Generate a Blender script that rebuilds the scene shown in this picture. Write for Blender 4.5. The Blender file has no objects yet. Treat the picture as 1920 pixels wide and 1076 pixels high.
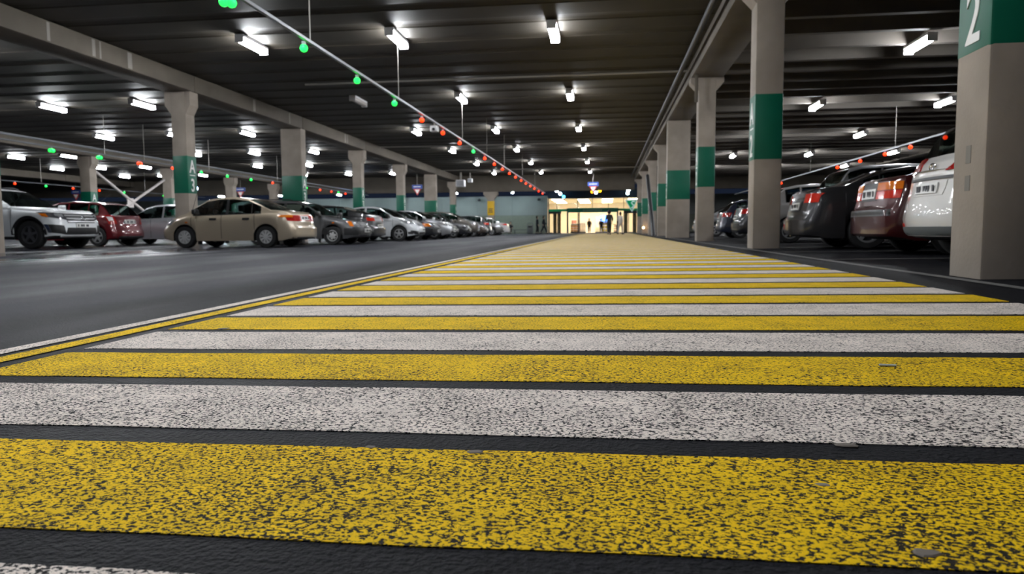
import bpy, bmesh, math, random
from mathutils import Vector, Matrix
from mathutils.bvhtree import BVHTree
random.seed(7)
scene = bpy.context.scene
COL = scene.collection

# ------------------------------------------------------------------ camera
HC = 0.4335
cam_d = bpy.data.cameras.new('camera')
cam = bpy.data.objects.new('camera', cam_d)
COL.objects.link(cam)
cam_d.sensor_width = 36.0
cam_d.sensor_fit = 'HORIZONTAL'
cam_d.lens = 1317.0 / 1920 * 36
cam_d.clip_start = 0.05
cam_d.clip_end = 400
_y, _p, _r = (math.radians(a) for a in (7.5921, 4.4298, -0.3668))
_f = Vector((-math.sin(_y) * math.cos(_p), math.cos(_y) * math.cos(_p), -math.sin(_p)))
_x = Vector((math.cos(_y), math.sin(_y), 0))
_u = _x.cross(_f)
_rx = _x * math.cos(_r) + _u * math.sin(_r)
_ru = -_x * math.sin(_r) + _u * math.cos(_r)
M = Matrix.Identity(4)
for i in range(3):
    M[i][0] = _rx[i]; M[i][1] = _ru[i]; M[i][2] = -_f[i]
M[2][3] = HC
cam.matrix_world = M
cam_d.dof.use_dof = True
cam_d.dof.focus_distance = 1.9
cam_d.dof.aperture_fstop = 5.6
scene.camera = cam

# ------------------------------------------------------------------ world, exposure
W = bpy.data.worlds.new('night')
scene.world = W
W.use_nodes = True
W.node_tree.nodes['Background'].inputs[0].default_value = (0.010, 0.015, 0.030, 1)
W.node_tree.nodes['Background'].inputs[1].default_value = 0.20
vs = scene.view_settings
vs.view_transform = 'Standard'
vs.look = 'None'
vs.gamma = 1
vs.use_curve_mapping = False
vs.exposure = 2.08
scene.cycles.max_bounces = 6
scene.cycles.diffuse_bounces = 3
scene.cycles.glossy_bounces = 3
scene.cycles.transparent_max_bounces = 10
scene.cycles.sample_clamp_indirect = 6
LAMP = 36.0        # radiance of a tube diffuser
SHOP = 24.0         # radiance of the shop's ceiling panels

# ------------------------------------------------------------------ helpers
def fl(x, y):
    """height of the asphalt: a drainage fall across the crossing, a slight climb to the shop"""
    return 0.0099 * min(max(x, -2.4), 8.0) + 0.0043 * y

def srgb(r, g, b):
    f = lambda c: (c / 255 / 12.92) if c / 255 <= 0.04045 else ((c / 255 + 0.055) / 1.055) ** 2.4
    return (f(r), f(g), f(b), 1)

MATS = {}
def mat(name, color=(0.5, 0.5, 0.5, 1), rough=0.5, metal=0.0, coat=0.0, var=0.0, vscale=4.0, bump=0.0, bscale=60.0,
        emit=None, estr=0.0, spec=0.5):
    if name in MATS:
        return MATS[name]
    m = bpy.data.materials.new(name)
    m.use_nodes = True
    nt = m.node_tree
    b = nt.nodes['Principled BSDF']
    b.inputs['Base Color'].default_value = color
    b.inputs['Roughness'].default_value = rough
    b.inputs['Metallic'].default_value = metal
    b.inputs['Coat Weight'].default_value = coat
    b.inputs['Coat Roughness'].default_value = 0.04
    b.inputs['Specular IOR Level'].default_value = spec
    if emit:
        b.inputs['Emission Color'].default_value = emit
        b.inputs['Emission Strength'].default_value = estr
    if var or bump:
        geo = nt.nodes.new('ShaderNodeNewGeometry')
    if var:
        n = nt.nodes.new('ShaderNodeTexNoise')
        n.inputs['Scale'].default_value = vscale
        n.inputs['Detail'].default_value = 6
        nt.links.new(geo.outputs['Position'], n.inputs['Vector'])
        r = nt.nodes.new('ShaderNodeMapRange')
        r.inputs[1].default_value = 0.3; r.inputs[2].default_value = 0.7
        r.inputs[3].default_value = 1 - var; r.inputs[4].default_value = 1 + var
        nt.links.new(n.outputs['Fac'], r.inputs[0])
        mx = nt.nodes.new('ShaderNodeVectorMath'); mx.operation = 'SCALE'
        mx.inputs[0].default_value = color[:3]
        nt.links.new(r.outputs[0], mx.inputs['Scale'])
        nt.links.new(mx.outputs[0], b.inputs['Base Color'])
    if bump:
        n2 = nt.nodes.new('ShaderNodeTexNoise')
        n2.inputs['Scale'].default_value = bscale
        n2.inputs['Detail'].default_value = 3
        nt.links.new(geo.outputs['Position'], n2.inputs['Vector'])
        bp = nt.nodes.new('ShaderNodeBump')
        bp.inputs['Strength'].default_value = bump
        bp.inputs['Distance'].default_value = 0.01
        nt.links.new(n2.outputs['Fac'], bp.inputs['Height'])
        nt.links.new(bp.outputs[0], b.inputs['Normal'])
    MATS[name] = m
    return m

def link(o, parent=None):
    COL.objects.link(o)
    if parent is not None:
        o.parent = parent
    return o

def mesh_obj(name, bm, m, parent=None, smooth=None, recalc=True):
    me = bpy.data.meshes.new(name)
    if recalc:
        bmesh.ops.recalc_face_normals(bm, faces=bm.faces[:])
    bm.to_mesh(me)
    bm.free()
    if m is not None:
        for k in (m if isinstance(m, (list, tuple)) else [m]):
            me.materials.append(k)
    if smooth is not None:
        for p in me.polygons:
            p.use_smooth = True
        me.set_sharp_from_angle(angle=math.radians(smooth))
    return link(bpy.data.objects.new(name, me), parent)

def inst(name, me, parent=None, loc=(0, 0, 0), rot=(0, 0, 0)):
    o = bpy.data.objects.new(name, me)
    o.location = loc
    o.rotation_euler = rot
    return link(o, parent)

def empty(name, loc=(0, 0, 0), rz=0.0):
    o = bpy.data.objects.new(name, None)
    o.empty_display_size = 0.2
    o.location = loc
    o.rotation_euler = (0, 0, rz)
    return link(o)

def tag(o, label, cat, group=None, kind=None):
    o['label'] = label
    o['category'] = cat
    if group:
        o['group'] = group
    if kind:
        o['kind'] = kind
    return o

def struct(o):
    o['kind'] = 'structure'
    return o

def add_box(bm, x0, x1, y0, y1, z0, z1, bev=0.0):
    r = bmesh.ops.create_cube(bm, size=1.0)
    v = r['verts']
    bmesh.ops.scale(bm, vec=(x1 - x0, y1 - y0, z1 - z0), verts=v)
    bmesh.ops.translate(bm, vec=((x0 + x1) / 2, (y0 + y1) / 2, (z0 + z1) / 2), verts=v)
    if bev:
        es = list({e for q in v for e in q.link_edges})
        bmesh.ops.bevel(bm, geom=es, offset=bev, segments=2, affect='EDGES', profile=0.5)

def box(name, x0, x1, y0, y1, z0, z1, m, parent=None, bev=0.0, smooth=None):
    bm = bmesh.new()
    add_box(bm, x0, x1, y0, y1, z0, z1, bev)
    return mesh_obj(name, bm, m, parent, smooth if smooth is not None else (40 if bev else None))

def add_tube(bm, pts, r, n=8, caps=True):
    pts = [Vector(p) for p in pts]
    rs = r if isinstance(r, (list, tuple)) else [r] * len(pts)
    rings = []
    ref = Vector((0, 0, 1))
    for i, p in enumerate(pts):
        d = (pts[min(i + 1, len(pts) - 1)] - pts[max(i - 1, 0)]).normalized()
        a = d.cross(ref if abs(d.z) < 0.9 else Vector((1, 0, 0))).normalized()
        b = d.cross(a)
        rings.append([bm.verts.new(p + (a * math.cos(2 * math.pi * k / n) + b * math.sin(2 * math.pi * k / n)) * rs[i]) for k in range(n)])
    for i in range(len(rings) - 1):
        for k in range(n):
            bm.faces.new((rings[i][k], rings[i][(k + 1) % n], rings[i + 1][(k + 1) % n], rings[i + 1][k]))
    if caps:
        bm.faces.new(rings[0]); bm.faces.new(rings[-1])

def tube(name, pts, r, m, parent=None, n=8):
    bm = bmesh.new()
    add_tube(bm, pts, r, n)
    return mesh_obj(name, bm, m, parent, 50)

def prism(name, poly, axis, a0, a1, m, parent=None, smooth=None):
    """polygon of (p,q) extruded along axis 'x'|'y'|'z'"""
    bm = bmesh.new()
    def P(p, q, t):
        return {'x': (t, p, q), 'y': (p, t, q), 'z': (p, q, t)}[axis]
    A = [bm.verts.new(P(p, q, a0)) for p, q in poly]
    B = [bm.verts.new(P(p, q, a1)) for p, q in poly]
    n = len(poly)
    for i in range(n):
        bm.faces.new((A[i], A[(i + 1) % n], B[(i + 1) % n], B[i]))
    bm.faces.new(A); bm.faces.new(B)
    return mesh_obj(name, bm, m, parent, smooth)

DEPS = None
def text_mesh(body, size=1.0, sx=0.78, extrude=0.004):
    cu = bpy.data.curves.new('lettering', 'FONT')
    cu.body = body
    cu.size = size
    cu.align_x = 'CENTER'
    cu.extrude = extrude
    cu.offset = 0.012 * size
    o = bpy.data.objects.new('lettering_tmp', cu)
    COL.objects.link(o)
    dg = bpy.context.evaluated_depsgraph_get()
    me = bpy.data.meshes.new_from_object(o.evaluated_get(dg))
    bpy.data.objects.remove(o)
    bpy.data.curves.remove(cu)
    me.transform(Matrix.Diagonal((sx, 1, 1, 1)))
    me.name = 'lettering'
    return me

ORD = ['first', 'second', 'third', 'fourth', 'fifth', 'sixth', 'seventh', 'eighth', 'ninth', 'tenth', 'eleventh', 'twelfth',
       'thirteenth', 'fourteenth', 'fifteenth', 'sixteenth', 'seventeenth', 'eighteenth', 'nineteenth', 'twentieth']

# ------------------------------------------------------------------ materials
def asphalt_mat():
    m = bpy.data.materials.new('asphalt'); m.use_nodes = True
    nt = m.node_tree; N = nt.nodes; L = nt.links
    b = N['Principled BSDF']
    geo = N.new('ShaderNodeNewGeometry')
    sep = N.new('ShaderNodeSeparateXYZ'); L.new(geo.outputs['Position'], sep.inputs[0])
    # stones
    st = N.new('ShaderNodeTexNoise'); st.inputs['Scale'].default_value = 95; st.inputs['Detail'].default_value = 4
    L.new(geo.outputs['Position'], st.inputs['Vector'])
    # big worn / wet patches, stretched along the lane
    mp = N.new('ShaderNodeMapping'); mp.inputs['Scale'].default_value = (0.9, 0.16, 1)
    L.new(geo.outputs['Position'], mp.inputs['Vector'])
    pa = N.new('ShaderNodeTexNoise'); pa.inputs['Scale'].default_value = 0.9; pa.inputs['Detail'].default_value = 5
    L.new(mp.outputs[0], pa.inputs['Vector'])
    # grey worn driving lane between x=-9 and x=-3.4
    lane = N.new('ShaderNodeMapRange'); lane.interpolation_type = 'SMOOTHSTEP'
    lane.inputs[1].default_value = -2.75; lane.inputs[2].default_value = -3.6
    lane.inputs[3].default_value = 0; lane.inputs[4].default_value = 1
    wob = N.new('ShaderNodeMath'); wob.operation = 'MULTIPLY_ADD'; wob.inputs[1].default_value = 1.1
    L.new(pa.outputs['Fac'], wob.inputs[0]); L.new(sep.outputs['X'], wob.inputs[2])
    sh = N.new('ShaderNodeMath'); sh.operation = 'SUBTRACT'; sh.inputs[1].default_value = 0.5
    L.new(wob.outputs[0], sh.inputs[0]); L.new(sh.outputs[0], lane.inputs[0])
    cr = N.new('ShaderNodeMix'); cr.data_type = 'RGBA'
    cr.inputs[6].default_value = (0.013, 0.013, 0.0155, 1)
    cr.inputs[7].default_value = (0.027, 0.0275, 0.036, 1)
    L.new(lane.outputs[0], cr.inputs[0])
    sc = N.new('ShaderNodeMapRange'); sc.inputs[1].default_value = 0.3; sc.inputs[2].default_value = 0.75
    sc.inputs[3].default_value = 0.55; sc.inputs[4].default_value = 1.55
    L.new(st.outputs['Fac'], sc.inputs[0])
    mu = N.new('ShaderNodeVectorMath'); mu.operation = 'SCALE'
    L.new(cr.outputs[2], mu.inputs[0]); L.new(sc.outputs[0], mu.inputs['Scale'])
    L.new(mu.outputs[0], b.inputs['Base Color'])
    # damp: smoother film in patches, puddles by the parking rows
    ro = N.new('ShaderNodeMapRange'); ro.inputs[1].default_value = 0.42; ro.inputs[2].default_value = 0.62
    ro.inputs[3].default_value = 0.62; ro.inputs[4].default_value = 0.48
    L.new(pa.outputs['Fac'], ro.inputs[0])
    pud = N.new('ShaderNodeMapRange'); pud.interpolation_type = 'SMOOTHSTEP'
    pud.inputs[1].default_value = -8.0; pud.inputs[2].default_value = -10.0
    pud.inputs[3].default_value = 0; pud.inputs[4].default_value = 1
    L.new(sep.outputs['X'], pud.inputs[0])
    pn = N.new('ShaderNodeMapRange'); pn.inputs[1].default_value = 0.44; pn.inputs[2].default_value = 0.50
    L.new(pa.outputs['Fac'], pn.inputs[0])
    pm = N.new('ShaderNodeMath'); pm.operation = 'MULTIPLY'
    L.new(pud.outputs[0], pm.inputs[0]); L.new(pn.outputs[0], pm.inputs[1])
    rm = N.new('ShaderNodeMix'); rm.data_type = 'FLOAT'
    L.new(pm.outputs[0], rm.inputs[0]); L.new(ro.outputs[0], rm.inputs[2]); rm.inputs[3].default_value = 0.13
    L.new(rm.outputs[0], b.inputs['Roughness'])
    bs = N.new('ShaderNodeMath'); bs.operation = 'MULTIPLY_ADD'; bs.inputs[1].default_value = -0.92; bs.inputs[2].default_value = 1.0
    L.new(pm.outputs[0], bs.inputs[0])
    bp = N.new('ShaderNodeBump'); bp.inputs['Distance'].default_value = 0.011
    L.new(bs.outputs[0], bp.inputs['Strength'])
    L.new(st.outputs['Fac'], bp.inputs['Height']); L.new(bp.outputs[0], b.inputs['Normal'])
    sp = N.new('ShaderNodeMapRange'); sp.inputs[3].default_value = 0.05; sp.inputs[4].default_value = 0.17
    L.new(lane.outputs[0], sp.inputs[0])
    s2 = N.new('ShaderNodeMix'); s2.data_type = 'FLOAT'; s2.inputs[3].default_value = 0.5
    L.new(pm.outputs[0], s2.inputs[0]); L.new(sp.outputs[0], s2.inputs[2])
    L.new(s2.outputs[0], b.inputs['Specular IOR Level'])
    MATS['asphalt'] = m
    return m

def paint_mat(name, color, dull):
    """road paint on coarse asphalt: worn through where the stones dip; most worn at the near end"""
    m = bpy.data.materials.new(name); m.use_nodes = True
    nt = m.node_tree; N = nt.nodes; L = nt.links
    b = N['Principled BSDF']
    geo = N.new('ShaderNodeNewGeometry')
    sep = N.new('ShaderNodeSeparateXYZ'); L.new(geo.outputs['Position'], sep.inputs[0])
    st = N.new('ShaderNodeTexNoise'); st.inputs['Scale'].default_value = 150; st.inputs['Detail'].default_value = 3.0
    st.inputs['Roughness'].default_value = 0.55; st.inputs['Distortion'].default_value = 0.5
    mp = N.new('ShaderNodeMapping'); mp.inputs['Scale'].default_value = (0.8, 1.0, 1)
    L.new(geo.outputs['Position'], mp.inputs['Vector']); L.new(mp.outputs[0], st.inputs['Vector'])
    big = N.new('ShaderNodeTexNoise'); big.inputs['Scale'].default_value = 3.2; big.inputs['Detail'].default_value = 4
    L.new(geo.outputs['Position'], big.inputs['Vector'])
    # wear threshold along the crossing
    wr = N.new('ShaderNodeMapRange'); wr.inputs[1].default_value = 1.0; wr.inputs[2].default_value = 6.0
    wr.inputs[3].default_value = 0.478; wr.inputs[4].default_value = 0.335
    L.new(sep.outputs['Y'], wr.inputs[0])
    bo = N.new('ShaderNodeMath'); bo.operation = 'MULTIPLY_ADD'; bo.inputs[1].default_value = 0.15
    L.new(big.outputs['Fac'], bo.inputs[0]); L.new(wr.outputs[0], bo.inputs[2])
    th = N.new('ShaderNodeMath'); th.operation = 'SUBTRACT'; th.inputs[1].default_value = 0.075
    L.new(bo.outputs[0], th.inputs[0])
    df = N.new('ShaderNodeMath'); df.operation = 'SUBTRACT'
    L.new(st.outputs['Fac'], df.inputs[0]); L.new(th.outputs[0], df.inputs[1])
    mk = N.new('ShaderNodeMapRange'); mk.inputs[1].default_value = -0.012; mk.inputs[2].default_value = 0.018
    L.new(df.outputs[0], mk.inputs[0])
    tone = N.new('ShaderNodeMapRange'); tone.inputs[1].default_value = 0.3; tone.inputs[2].default_value = 0.7
    tone.inputs[3].default_value = 0.84; tone.inputs[4].default_value = 1.1
    t2 = N.new('ShaderNodeTexNoise'); t2.inputs['Scale'].default_value = 9; t2.inputs['Detail'].default_value = 5
    L.new(geo.outputs['Position'], t2.inputs['Vector']); L.new(t2.outputs['Fac'], tone.inputs[0])
    cs = N.new('ShaderNodeVectorMath'); cs.operation = 'SCALE'; cs.inputs[0].default_value = color[:3]
    L.new(tone.outputs[0], cs.inputs['Scale'])
    mx = N.new('ShaderNodeMix'); mx.data_type = 'RGBA'
    mx.inputs[6].default_value = dull
    # weaker light towards the shop doors, painted in as a brown darkening
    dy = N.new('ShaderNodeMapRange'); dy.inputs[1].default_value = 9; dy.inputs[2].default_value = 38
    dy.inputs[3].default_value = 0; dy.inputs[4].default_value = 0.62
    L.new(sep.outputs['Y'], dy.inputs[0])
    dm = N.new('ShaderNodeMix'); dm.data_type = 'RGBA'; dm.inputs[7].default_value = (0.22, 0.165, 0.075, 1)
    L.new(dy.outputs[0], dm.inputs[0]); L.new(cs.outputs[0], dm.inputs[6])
    L.new(mk.outputs[0], mx.inputs[0]); L.new(dm.outputs[2], mx.inputs[7])
    L.new(mx.outputs[2], b.inputs['Base Color'])
    b.inputs['Roughness'].default_value = 0.75
    b.inputs['Specular IOR Level'].default_value = 0.12
    bp = N.new('ShaderNodeBump'); bp.inputs['Strength'].default_value = 0.9; bp.inputs['Distance'].default_value = 0.006
    L.new(st.outputs['Fac'], bp.inputs['Height']); L.new(bp.outputs[0], b.inputs['Normal'])
    MATS[name] = m
    return m

ASPH = asphalt_mat()
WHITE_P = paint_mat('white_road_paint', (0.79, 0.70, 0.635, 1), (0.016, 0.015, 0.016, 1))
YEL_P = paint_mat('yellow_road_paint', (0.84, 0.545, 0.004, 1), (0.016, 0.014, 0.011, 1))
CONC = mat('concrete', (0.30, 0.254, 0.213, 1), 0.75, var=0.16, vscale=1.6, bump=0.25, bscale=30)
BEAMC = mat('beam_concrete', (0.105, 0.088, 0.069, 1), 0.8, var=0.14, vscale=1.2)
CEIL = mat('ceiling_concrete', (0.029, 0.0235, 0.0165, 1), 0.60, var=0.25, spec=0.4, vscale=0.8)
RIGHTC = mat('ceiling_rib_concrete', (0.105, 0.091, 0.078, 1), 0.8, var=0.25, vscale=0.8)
GREEN = mat('green_band_paint', srgb(0, 94, 71), 0.45, var=0.05, vscale=3)
WHT = mat('white_lettering_paint', (0.78, 0.78, 0.76, 1), 0.5)
STEEL = mat('galvanised_steel', (0.42, 0.43, 0.46, 1), 0.4, 0.6)
DARKPIPE = mat('dark_pipe', (0.035, 0.035, 0.038, 1), 0.5, 0.2)
TRAY = mat('dull_tray_steel', (0.09, 0.095, 0.105, 1), 0.5, 0.4)
HOUS = mat('lamp_housing', (0.7, 0.7, 0.72, 1), 0.4)
TUBE = mat('lamp_tube', (0.9, 0.9, 0.9, 1), 0.4, emit=(0.93, 0.965, 1.0, 1), estr=LAMP)
TUBE_OFF = mat('lamp_tube_unlit', (0.45, 0.42, 0.40, 1), 0.4)
TUBE_COOL = mat('lamp_tube_cool', (0.9, 0.9, 0.9, 1), 0.4, emit=(0.72, 0.93, 1.0, 1), estr=LAMP * 0.9)
LEDG = mat('indicator_green', (0, .5, .2, 1), 0.3, emit=(0.01, 0.85, 0.045, 1), estr=1.0)
LEDR = mat('indicator_red', (.5, .05, 0, 1), 0.3, emit=(1.0, 0.022, 0.002, 1), estr=1.1)
WALLC = mat('back_wall_panel', (0.27, 0.28, 0.27, 1), 0.6, var=0.06, vscale=0.7)

# ------------------------------------------------------------------ floor
def floor():
    bm = bmesh.new()
    xs = [-66, -30, -2.4, 8, 40]
    ys = [-6, 10, 30, 60, 84]
    g = [[bm.verts.new((x, y, fl(x, y))) for x in xs] for y in ys]
    for j in range(len(ys) - 1):
        for i in range(len(xs) - 1):
            bm.faces.new((g[j][i], g[j][i + 1], g[j + 1][i + 1], g[j + 1][i]))
    o = struct(mesh_obj('floor', bm, ASPH))
    def ground_line(pts, w):
        bm = bmesh.new()
        (xa, ya), (xb, yb) = pts
        d = Vector((xb - xa, yb - ya, 0)).normalized()
        n = Vector((-d.y, d.x, 0)) * w / 2
        ring = []
        for (x, y) in pts:
            for s in (-1, 1):
                ring.append((x + n.x * s, y + n.y * s))
        top = [bm.verts.new((x, y, fl(x, y) + 0.004)) for x, y in ring]
        bm.faces.new((top[0], top[1], top[3], top[2]))
        return mesh_obj('bay_line', bm, mat('worn_bay_line', (0.15, 0.145, 0.14, 1), 0.7, var=0.3, vscale=9, spec=0.2), o)
    ground_line([(2.70, 4.0), (2.70, 60)], 0.10)
    for k in range(18):
        y = 9.3 + 2.8 * k
        ground_line([(2.78, y), (8.2, y)], 0.10)
    for k in range(16):
        y = 17.75 + 2.8 * k
        ground_line([(-13.6, y), (-8.0, y)], 0.10)
    ground_line([(-7.9, 9), (-7.9, 17)], 0.06)
    return o
FLOOR = floor()

# ------------------------------------------------------------------ crossing
def crosswalk():
    root = empty('crosswalk', (0, 0, 0))
    tag(root, 'wide pedestrian crossing of worn yellow and white stripes leading to the shop', 'crosswalk')
    XL, XR = -2.02, 2.19
    def stripe(name, m, y0l, y1l, sl0, sl1, xl=XL, xr=XR):
        # y edges: y = y0 + s*x ; rough outline, 3 mm of paint, slightly ragged edge
        bm = bmesh.new()
        n = 24
        near, far = [], []
        for i in range(n + 1):
            x = xl + (xr - xl) * i / n
            j = 0.004 if y0l < 8 else 0.0
            ya = y0l + sl0 * x + random.uniform(-j, j)
            yb = y1l + sl1 * x + random.uniform(-j, j)
            near.append(bm.verts.new((x, ya, fl(x, ya) + 0.002)))
            far.append(bm.verts.new((x, yb, fl(x, yb) + 0.002)))
        for i in range(n):
            bm.faces.new((near[i], near[i + 1], far[i + 1], far[i]))
        ext = bmesh.ops.extrude_edge_only(bm, edges=[e for e in bm.edges if e.is_boundary])
        bmesh.ops.translate(bm, vec=(0, 0, -0.003), verts=[v for v in ext['geom'] if isinstance(v, bmesh.types.BMVert)])
        mesh_obj(name, bm, m, root, recalc=True)
    # near stripes measured one by one: (near edge, far edge, slopes)
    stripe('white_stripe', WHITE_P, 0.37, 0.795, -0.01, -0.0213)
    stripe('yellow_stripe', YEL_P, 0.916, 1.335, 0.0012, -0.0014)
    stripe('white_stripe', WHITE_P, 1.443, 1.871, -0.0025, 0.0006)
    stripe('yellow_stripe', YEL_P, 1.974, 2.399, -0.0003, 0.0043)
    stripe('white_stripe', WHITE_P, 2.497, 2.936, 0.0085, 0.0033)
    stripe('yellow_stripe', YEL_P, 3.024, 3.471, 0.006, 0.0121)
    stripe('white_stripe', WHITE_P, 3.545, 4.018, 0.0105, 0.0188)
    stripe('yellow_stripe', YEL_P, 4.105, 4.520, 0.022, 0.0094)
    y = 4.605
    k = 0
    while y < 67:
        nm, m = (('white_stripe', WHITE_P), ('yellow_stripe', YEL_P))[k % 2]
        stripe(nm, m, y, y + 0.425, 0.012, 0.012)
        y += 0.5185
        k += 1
    def edge(name, m, xa, xb):
        bm = bmesh.new()
        prev = None
        for i in range(36):
            yy = 0.3 + 66 * (i / 35) ** 1.8
            a = bm.verts.new((xa, yy, fl(xa, yy) + 0.0035)); c = bm.verts.new((xb, yy, fl(xb, yy) + 0.0035))
            if prev:
                bm.faces.new((prev[0], prev[1], c, a))
            prev = (a, c)
        mesh_obj(name, bm, m, root)
    edge('edge_line', WHITE_P, -2.335, -2.25)
    edge('edge_line', YEL_P, -2.195, -2.10)
crosswalk()

# ------------------------------------------------------------------ ceiling with ribs
def ceiling():
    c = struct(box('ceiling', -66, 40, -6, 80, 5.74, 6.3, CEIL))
    def rib_mesh(x0, x1, zb, zt, m):
        bm = bmesh.new()
        w = 0.42 if zt - zb < 0.2 else 0.09
        P = [(-w - 0.21, zt), (-w - 0.03, zt - 0.02), (-w, zb), (w, zb), (w + 0.03, zt - 0.015), (w + 0.21, zt)]
        A = [bm.verts.new((x0, p, q)) for p, q in P]; B = [bm.verts.new((x1, p, q)) for p, q in P]
        for i in range(len(P) - 1):
            bm.faces.new((A[i], A[i + 1], B[i + 1], B[i]))
        bm.faces.new(A); bm.faces.new(B)
        bmesh.ops.recalc_face_normals(bm, faces=bm.faces[:])
        me = bpy.data.meshes.new('ceiling_rib')
        bm.to_mesh(me); bm.free()
        me.materials.append(m)
        return me
    def bay(x0, x1, zb, zt, m, ys):
        me = rib_mesh(x0, x1, zb, zt, m)
        for y in ys:
            inst('ceiling_rib', me, c, (0, y, 0))
    n = 39
    ys = [10.02 + 1.408 * k for k in range(n)]
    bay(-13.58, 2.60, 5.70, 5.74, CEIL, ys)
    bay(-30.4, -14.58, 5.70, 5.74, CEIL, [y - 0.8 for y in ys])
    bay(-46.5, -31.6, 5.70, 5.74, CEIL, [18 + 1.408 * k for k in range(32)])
    bay(3.6, 19.6, 5.24, 5.70, RIGHTC, ys)
    for x0, x1 in ((3.6, 19.6), (20.6, 40)):
        struct(box('ceiling', x0, x1, -6, 80, 5.70, 5.80, RIGHTC))
ceiling()

# beams on the column rows, and the deep end frame
def beam(x0, x1, y0, y1, z0=5.17, z1=5.70):
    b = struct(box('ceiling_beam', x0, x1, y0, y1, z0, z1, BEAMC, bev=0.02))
    return b
YR = [5.79 + 8.4474 * k for k in range(8)]
YLc = [13.58 + 8.4474 * k for k in range(7)]
def beam_row(x0, x1, ys, first):
    prev = first
    for y in ys:
        yj = y + 0.25
        if yj > prev + 0.5:
            beam(x0, x1, prev + 0.015, yj - 0.015)
        prev = yj
    beam(x0, x1, prev + 0.015, 65.2)
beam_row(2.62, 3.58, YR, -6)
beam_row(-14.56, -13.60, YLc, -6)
STAIN = mat('lime_stain', (0.24, 0.22, 0.20, 1), 0.8)
for bo in [o for o in COL.objects if o.name.startswith('ceiling_beam')]:
    xs_ = [v.co.x for v in bo.data.vertices]; ys_ = [v.co.y for v in bo.data.vertices]
    if abs(max(xs_) + 13.60) < 0.01:
        for y, w in ((16.05, .05), (17.6, .06), (17.85, .03), (19.05, .09), (26.3, .09), (29.4, .05), (36.0, .10), (36.3, .05)):
            if min(ys_) < y - w and y + w < max(ys_):
                box('lime_stain', -13.602, -13.597, y - w, y + w, 5.21, 5.66, STAIN, bo)
beam_row(-31.5, -30.5, [14 + 8.4474 * k for k in range(7)], -6)
beam_row(19.6, 20.6, YR, -6)
beam_row(-47.6, -46.6, [22 + 8.4474 * k for k in range(6)], -6)
ENDB = struct(box('ceiling_beam', -66, 2.6, 65.3, 65.8, 4.25, 5.74, BEAMC, bev=0.02))
struct(box('ceiling_beam', 3.6, 40, 65.3, 65.8, 4.25, 5.7, BEAMC, bev=0.02))

# ------------------------------------------------------------------ columns
LET = {ch: text_mesh(ch, 0.60) for ch in 'A23'}
for me in LET.values():
    me.materials.append(WHT)
ZB0, ZB1 = 1.80, 3.07
def column(x0, x1, y0, y1, label, text=None, face='+x', haunch=True, band=True, group=None, ztop=5.168, band_z=(ZB0, ZB1), band_mat=None, hx=None, hz=(4.42, 4.72)):
    cx, cy = (x0 + x1) / 2, (y0 + y1) / 2
    zf = fl(cx, cy)
    root = empty('column', (cx, cy, zf))
    tag(root, label, 'column', group, 'thing')
    def at(o):
        o.location = (-cx, -cy, -zf)
        return o
    bm = bmesh.new()
    add_box(bm, x0, x1, y0, y1, zf - 0.12, ztop, 0.025)
    at(mesh_obj('shaft', bm, CONC, root, 40))
    if haunch:
        h0, h1 = hx if hx else (cx - 0.48, cx + 0.48)
        poly = [(x0 + 0.001, hz[0]), (h0, hz[1]), (h0, ztop), (h1, ztop), (h1, hz[1]), (x1 - 0.001, hz[0])]
        at(prism('haunch', poly, 'y', y0 + 0.02, y1 - 0.02, CONC, root))
    if band:
        e = 0.004
        bm = bmesh.new()
        z0, z1 = band_z
        add_box(bm, x0 - e, x1 + e, y0 - e, y1 + e, z0, z1, 0.026)
        at(mesh_obj('green_band' if band_mat is None else 'yellow_band', bm, band_mat or GREEN, root, 40))
        if text:
            sgn = 1 if face == '+x' else -1
            xx = (x1 + e) if sgn > 0 else (x0 - e)
            rot = (math.pi / 2, 0, math.pi / 2 * sgn)
            for ch, zz in ((text[0], z1 - 0.56), (text[1], z0 + 0.09)):
                o = inst('lettering', LET[ch], root, (xx + 0.003 * sgn - cx, cy - cy, zz - zf), rot)
            bm = bmesh.new()
            add_box(bm, xx - 0.003, xx + 0.003, cy - 0.15, cy + 0.15, z0 + 0.61, z0 + 0.635)
            at(mesh_obj('lettering_rule', bm, WHT, root))
    return root

names_r = ['nearest column of the right row, huge A 2 band above the frame edge', 'second column of the right row with green A 2 band, grey sedan behind it',
           'third column of the right row, narrow, with green band', 'fourth column of the right row, extra wide, with green band',
           'fifth column of the right row, slim, behind the wide one', 'sixth column of the right row, with a steel brace leaning on it',
           'seventh column of the right row, warm floor light at its foot', 'last column of the right row beside the shop entrance']
for k, y in enumerate(YR):
    wide = k == 3
    x0, x1 = (2.62, 3.58) if wide else (2.84, 3.36)
    column(x0, x1, y, y + 0.5, names_r[k], 'A2', '-x', haunch=not wide, group='columns right of the crossing', hx=(2.60, 3.60), hz=(4.76, 5.02))
def smudges(c):
    g = mat('faded_label', (0.20, 0.185, 0.165, 1), 0.8)
    for z0, h in ((0.955, 0.14), (0.74, 0.12)):
        box('faded_label', 2.836 - c.location.x, 2.8395 - c.location.x, 6.00 - c.location.y, 6.075 - c.location.y, z0 - c.location.z, z0 + h - c.location.z, g, c)
smudges(next(o for o in COL.objects if o.get('label', '') == names_r[0]))
names_l = ['pale column at the very left edge of the frame beside the white SUV', 'column with green A 3 band behind the beige sedan',
           'extra wide column with green A 3 band behind the grey wagon', 'third column with green band along the left parking row, above the dark liftback',
           'slim column above the white sedan in the left row', 'wide column with green band far along the left row',
           'farthest column of the left row, under the grey junction box']
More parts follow.
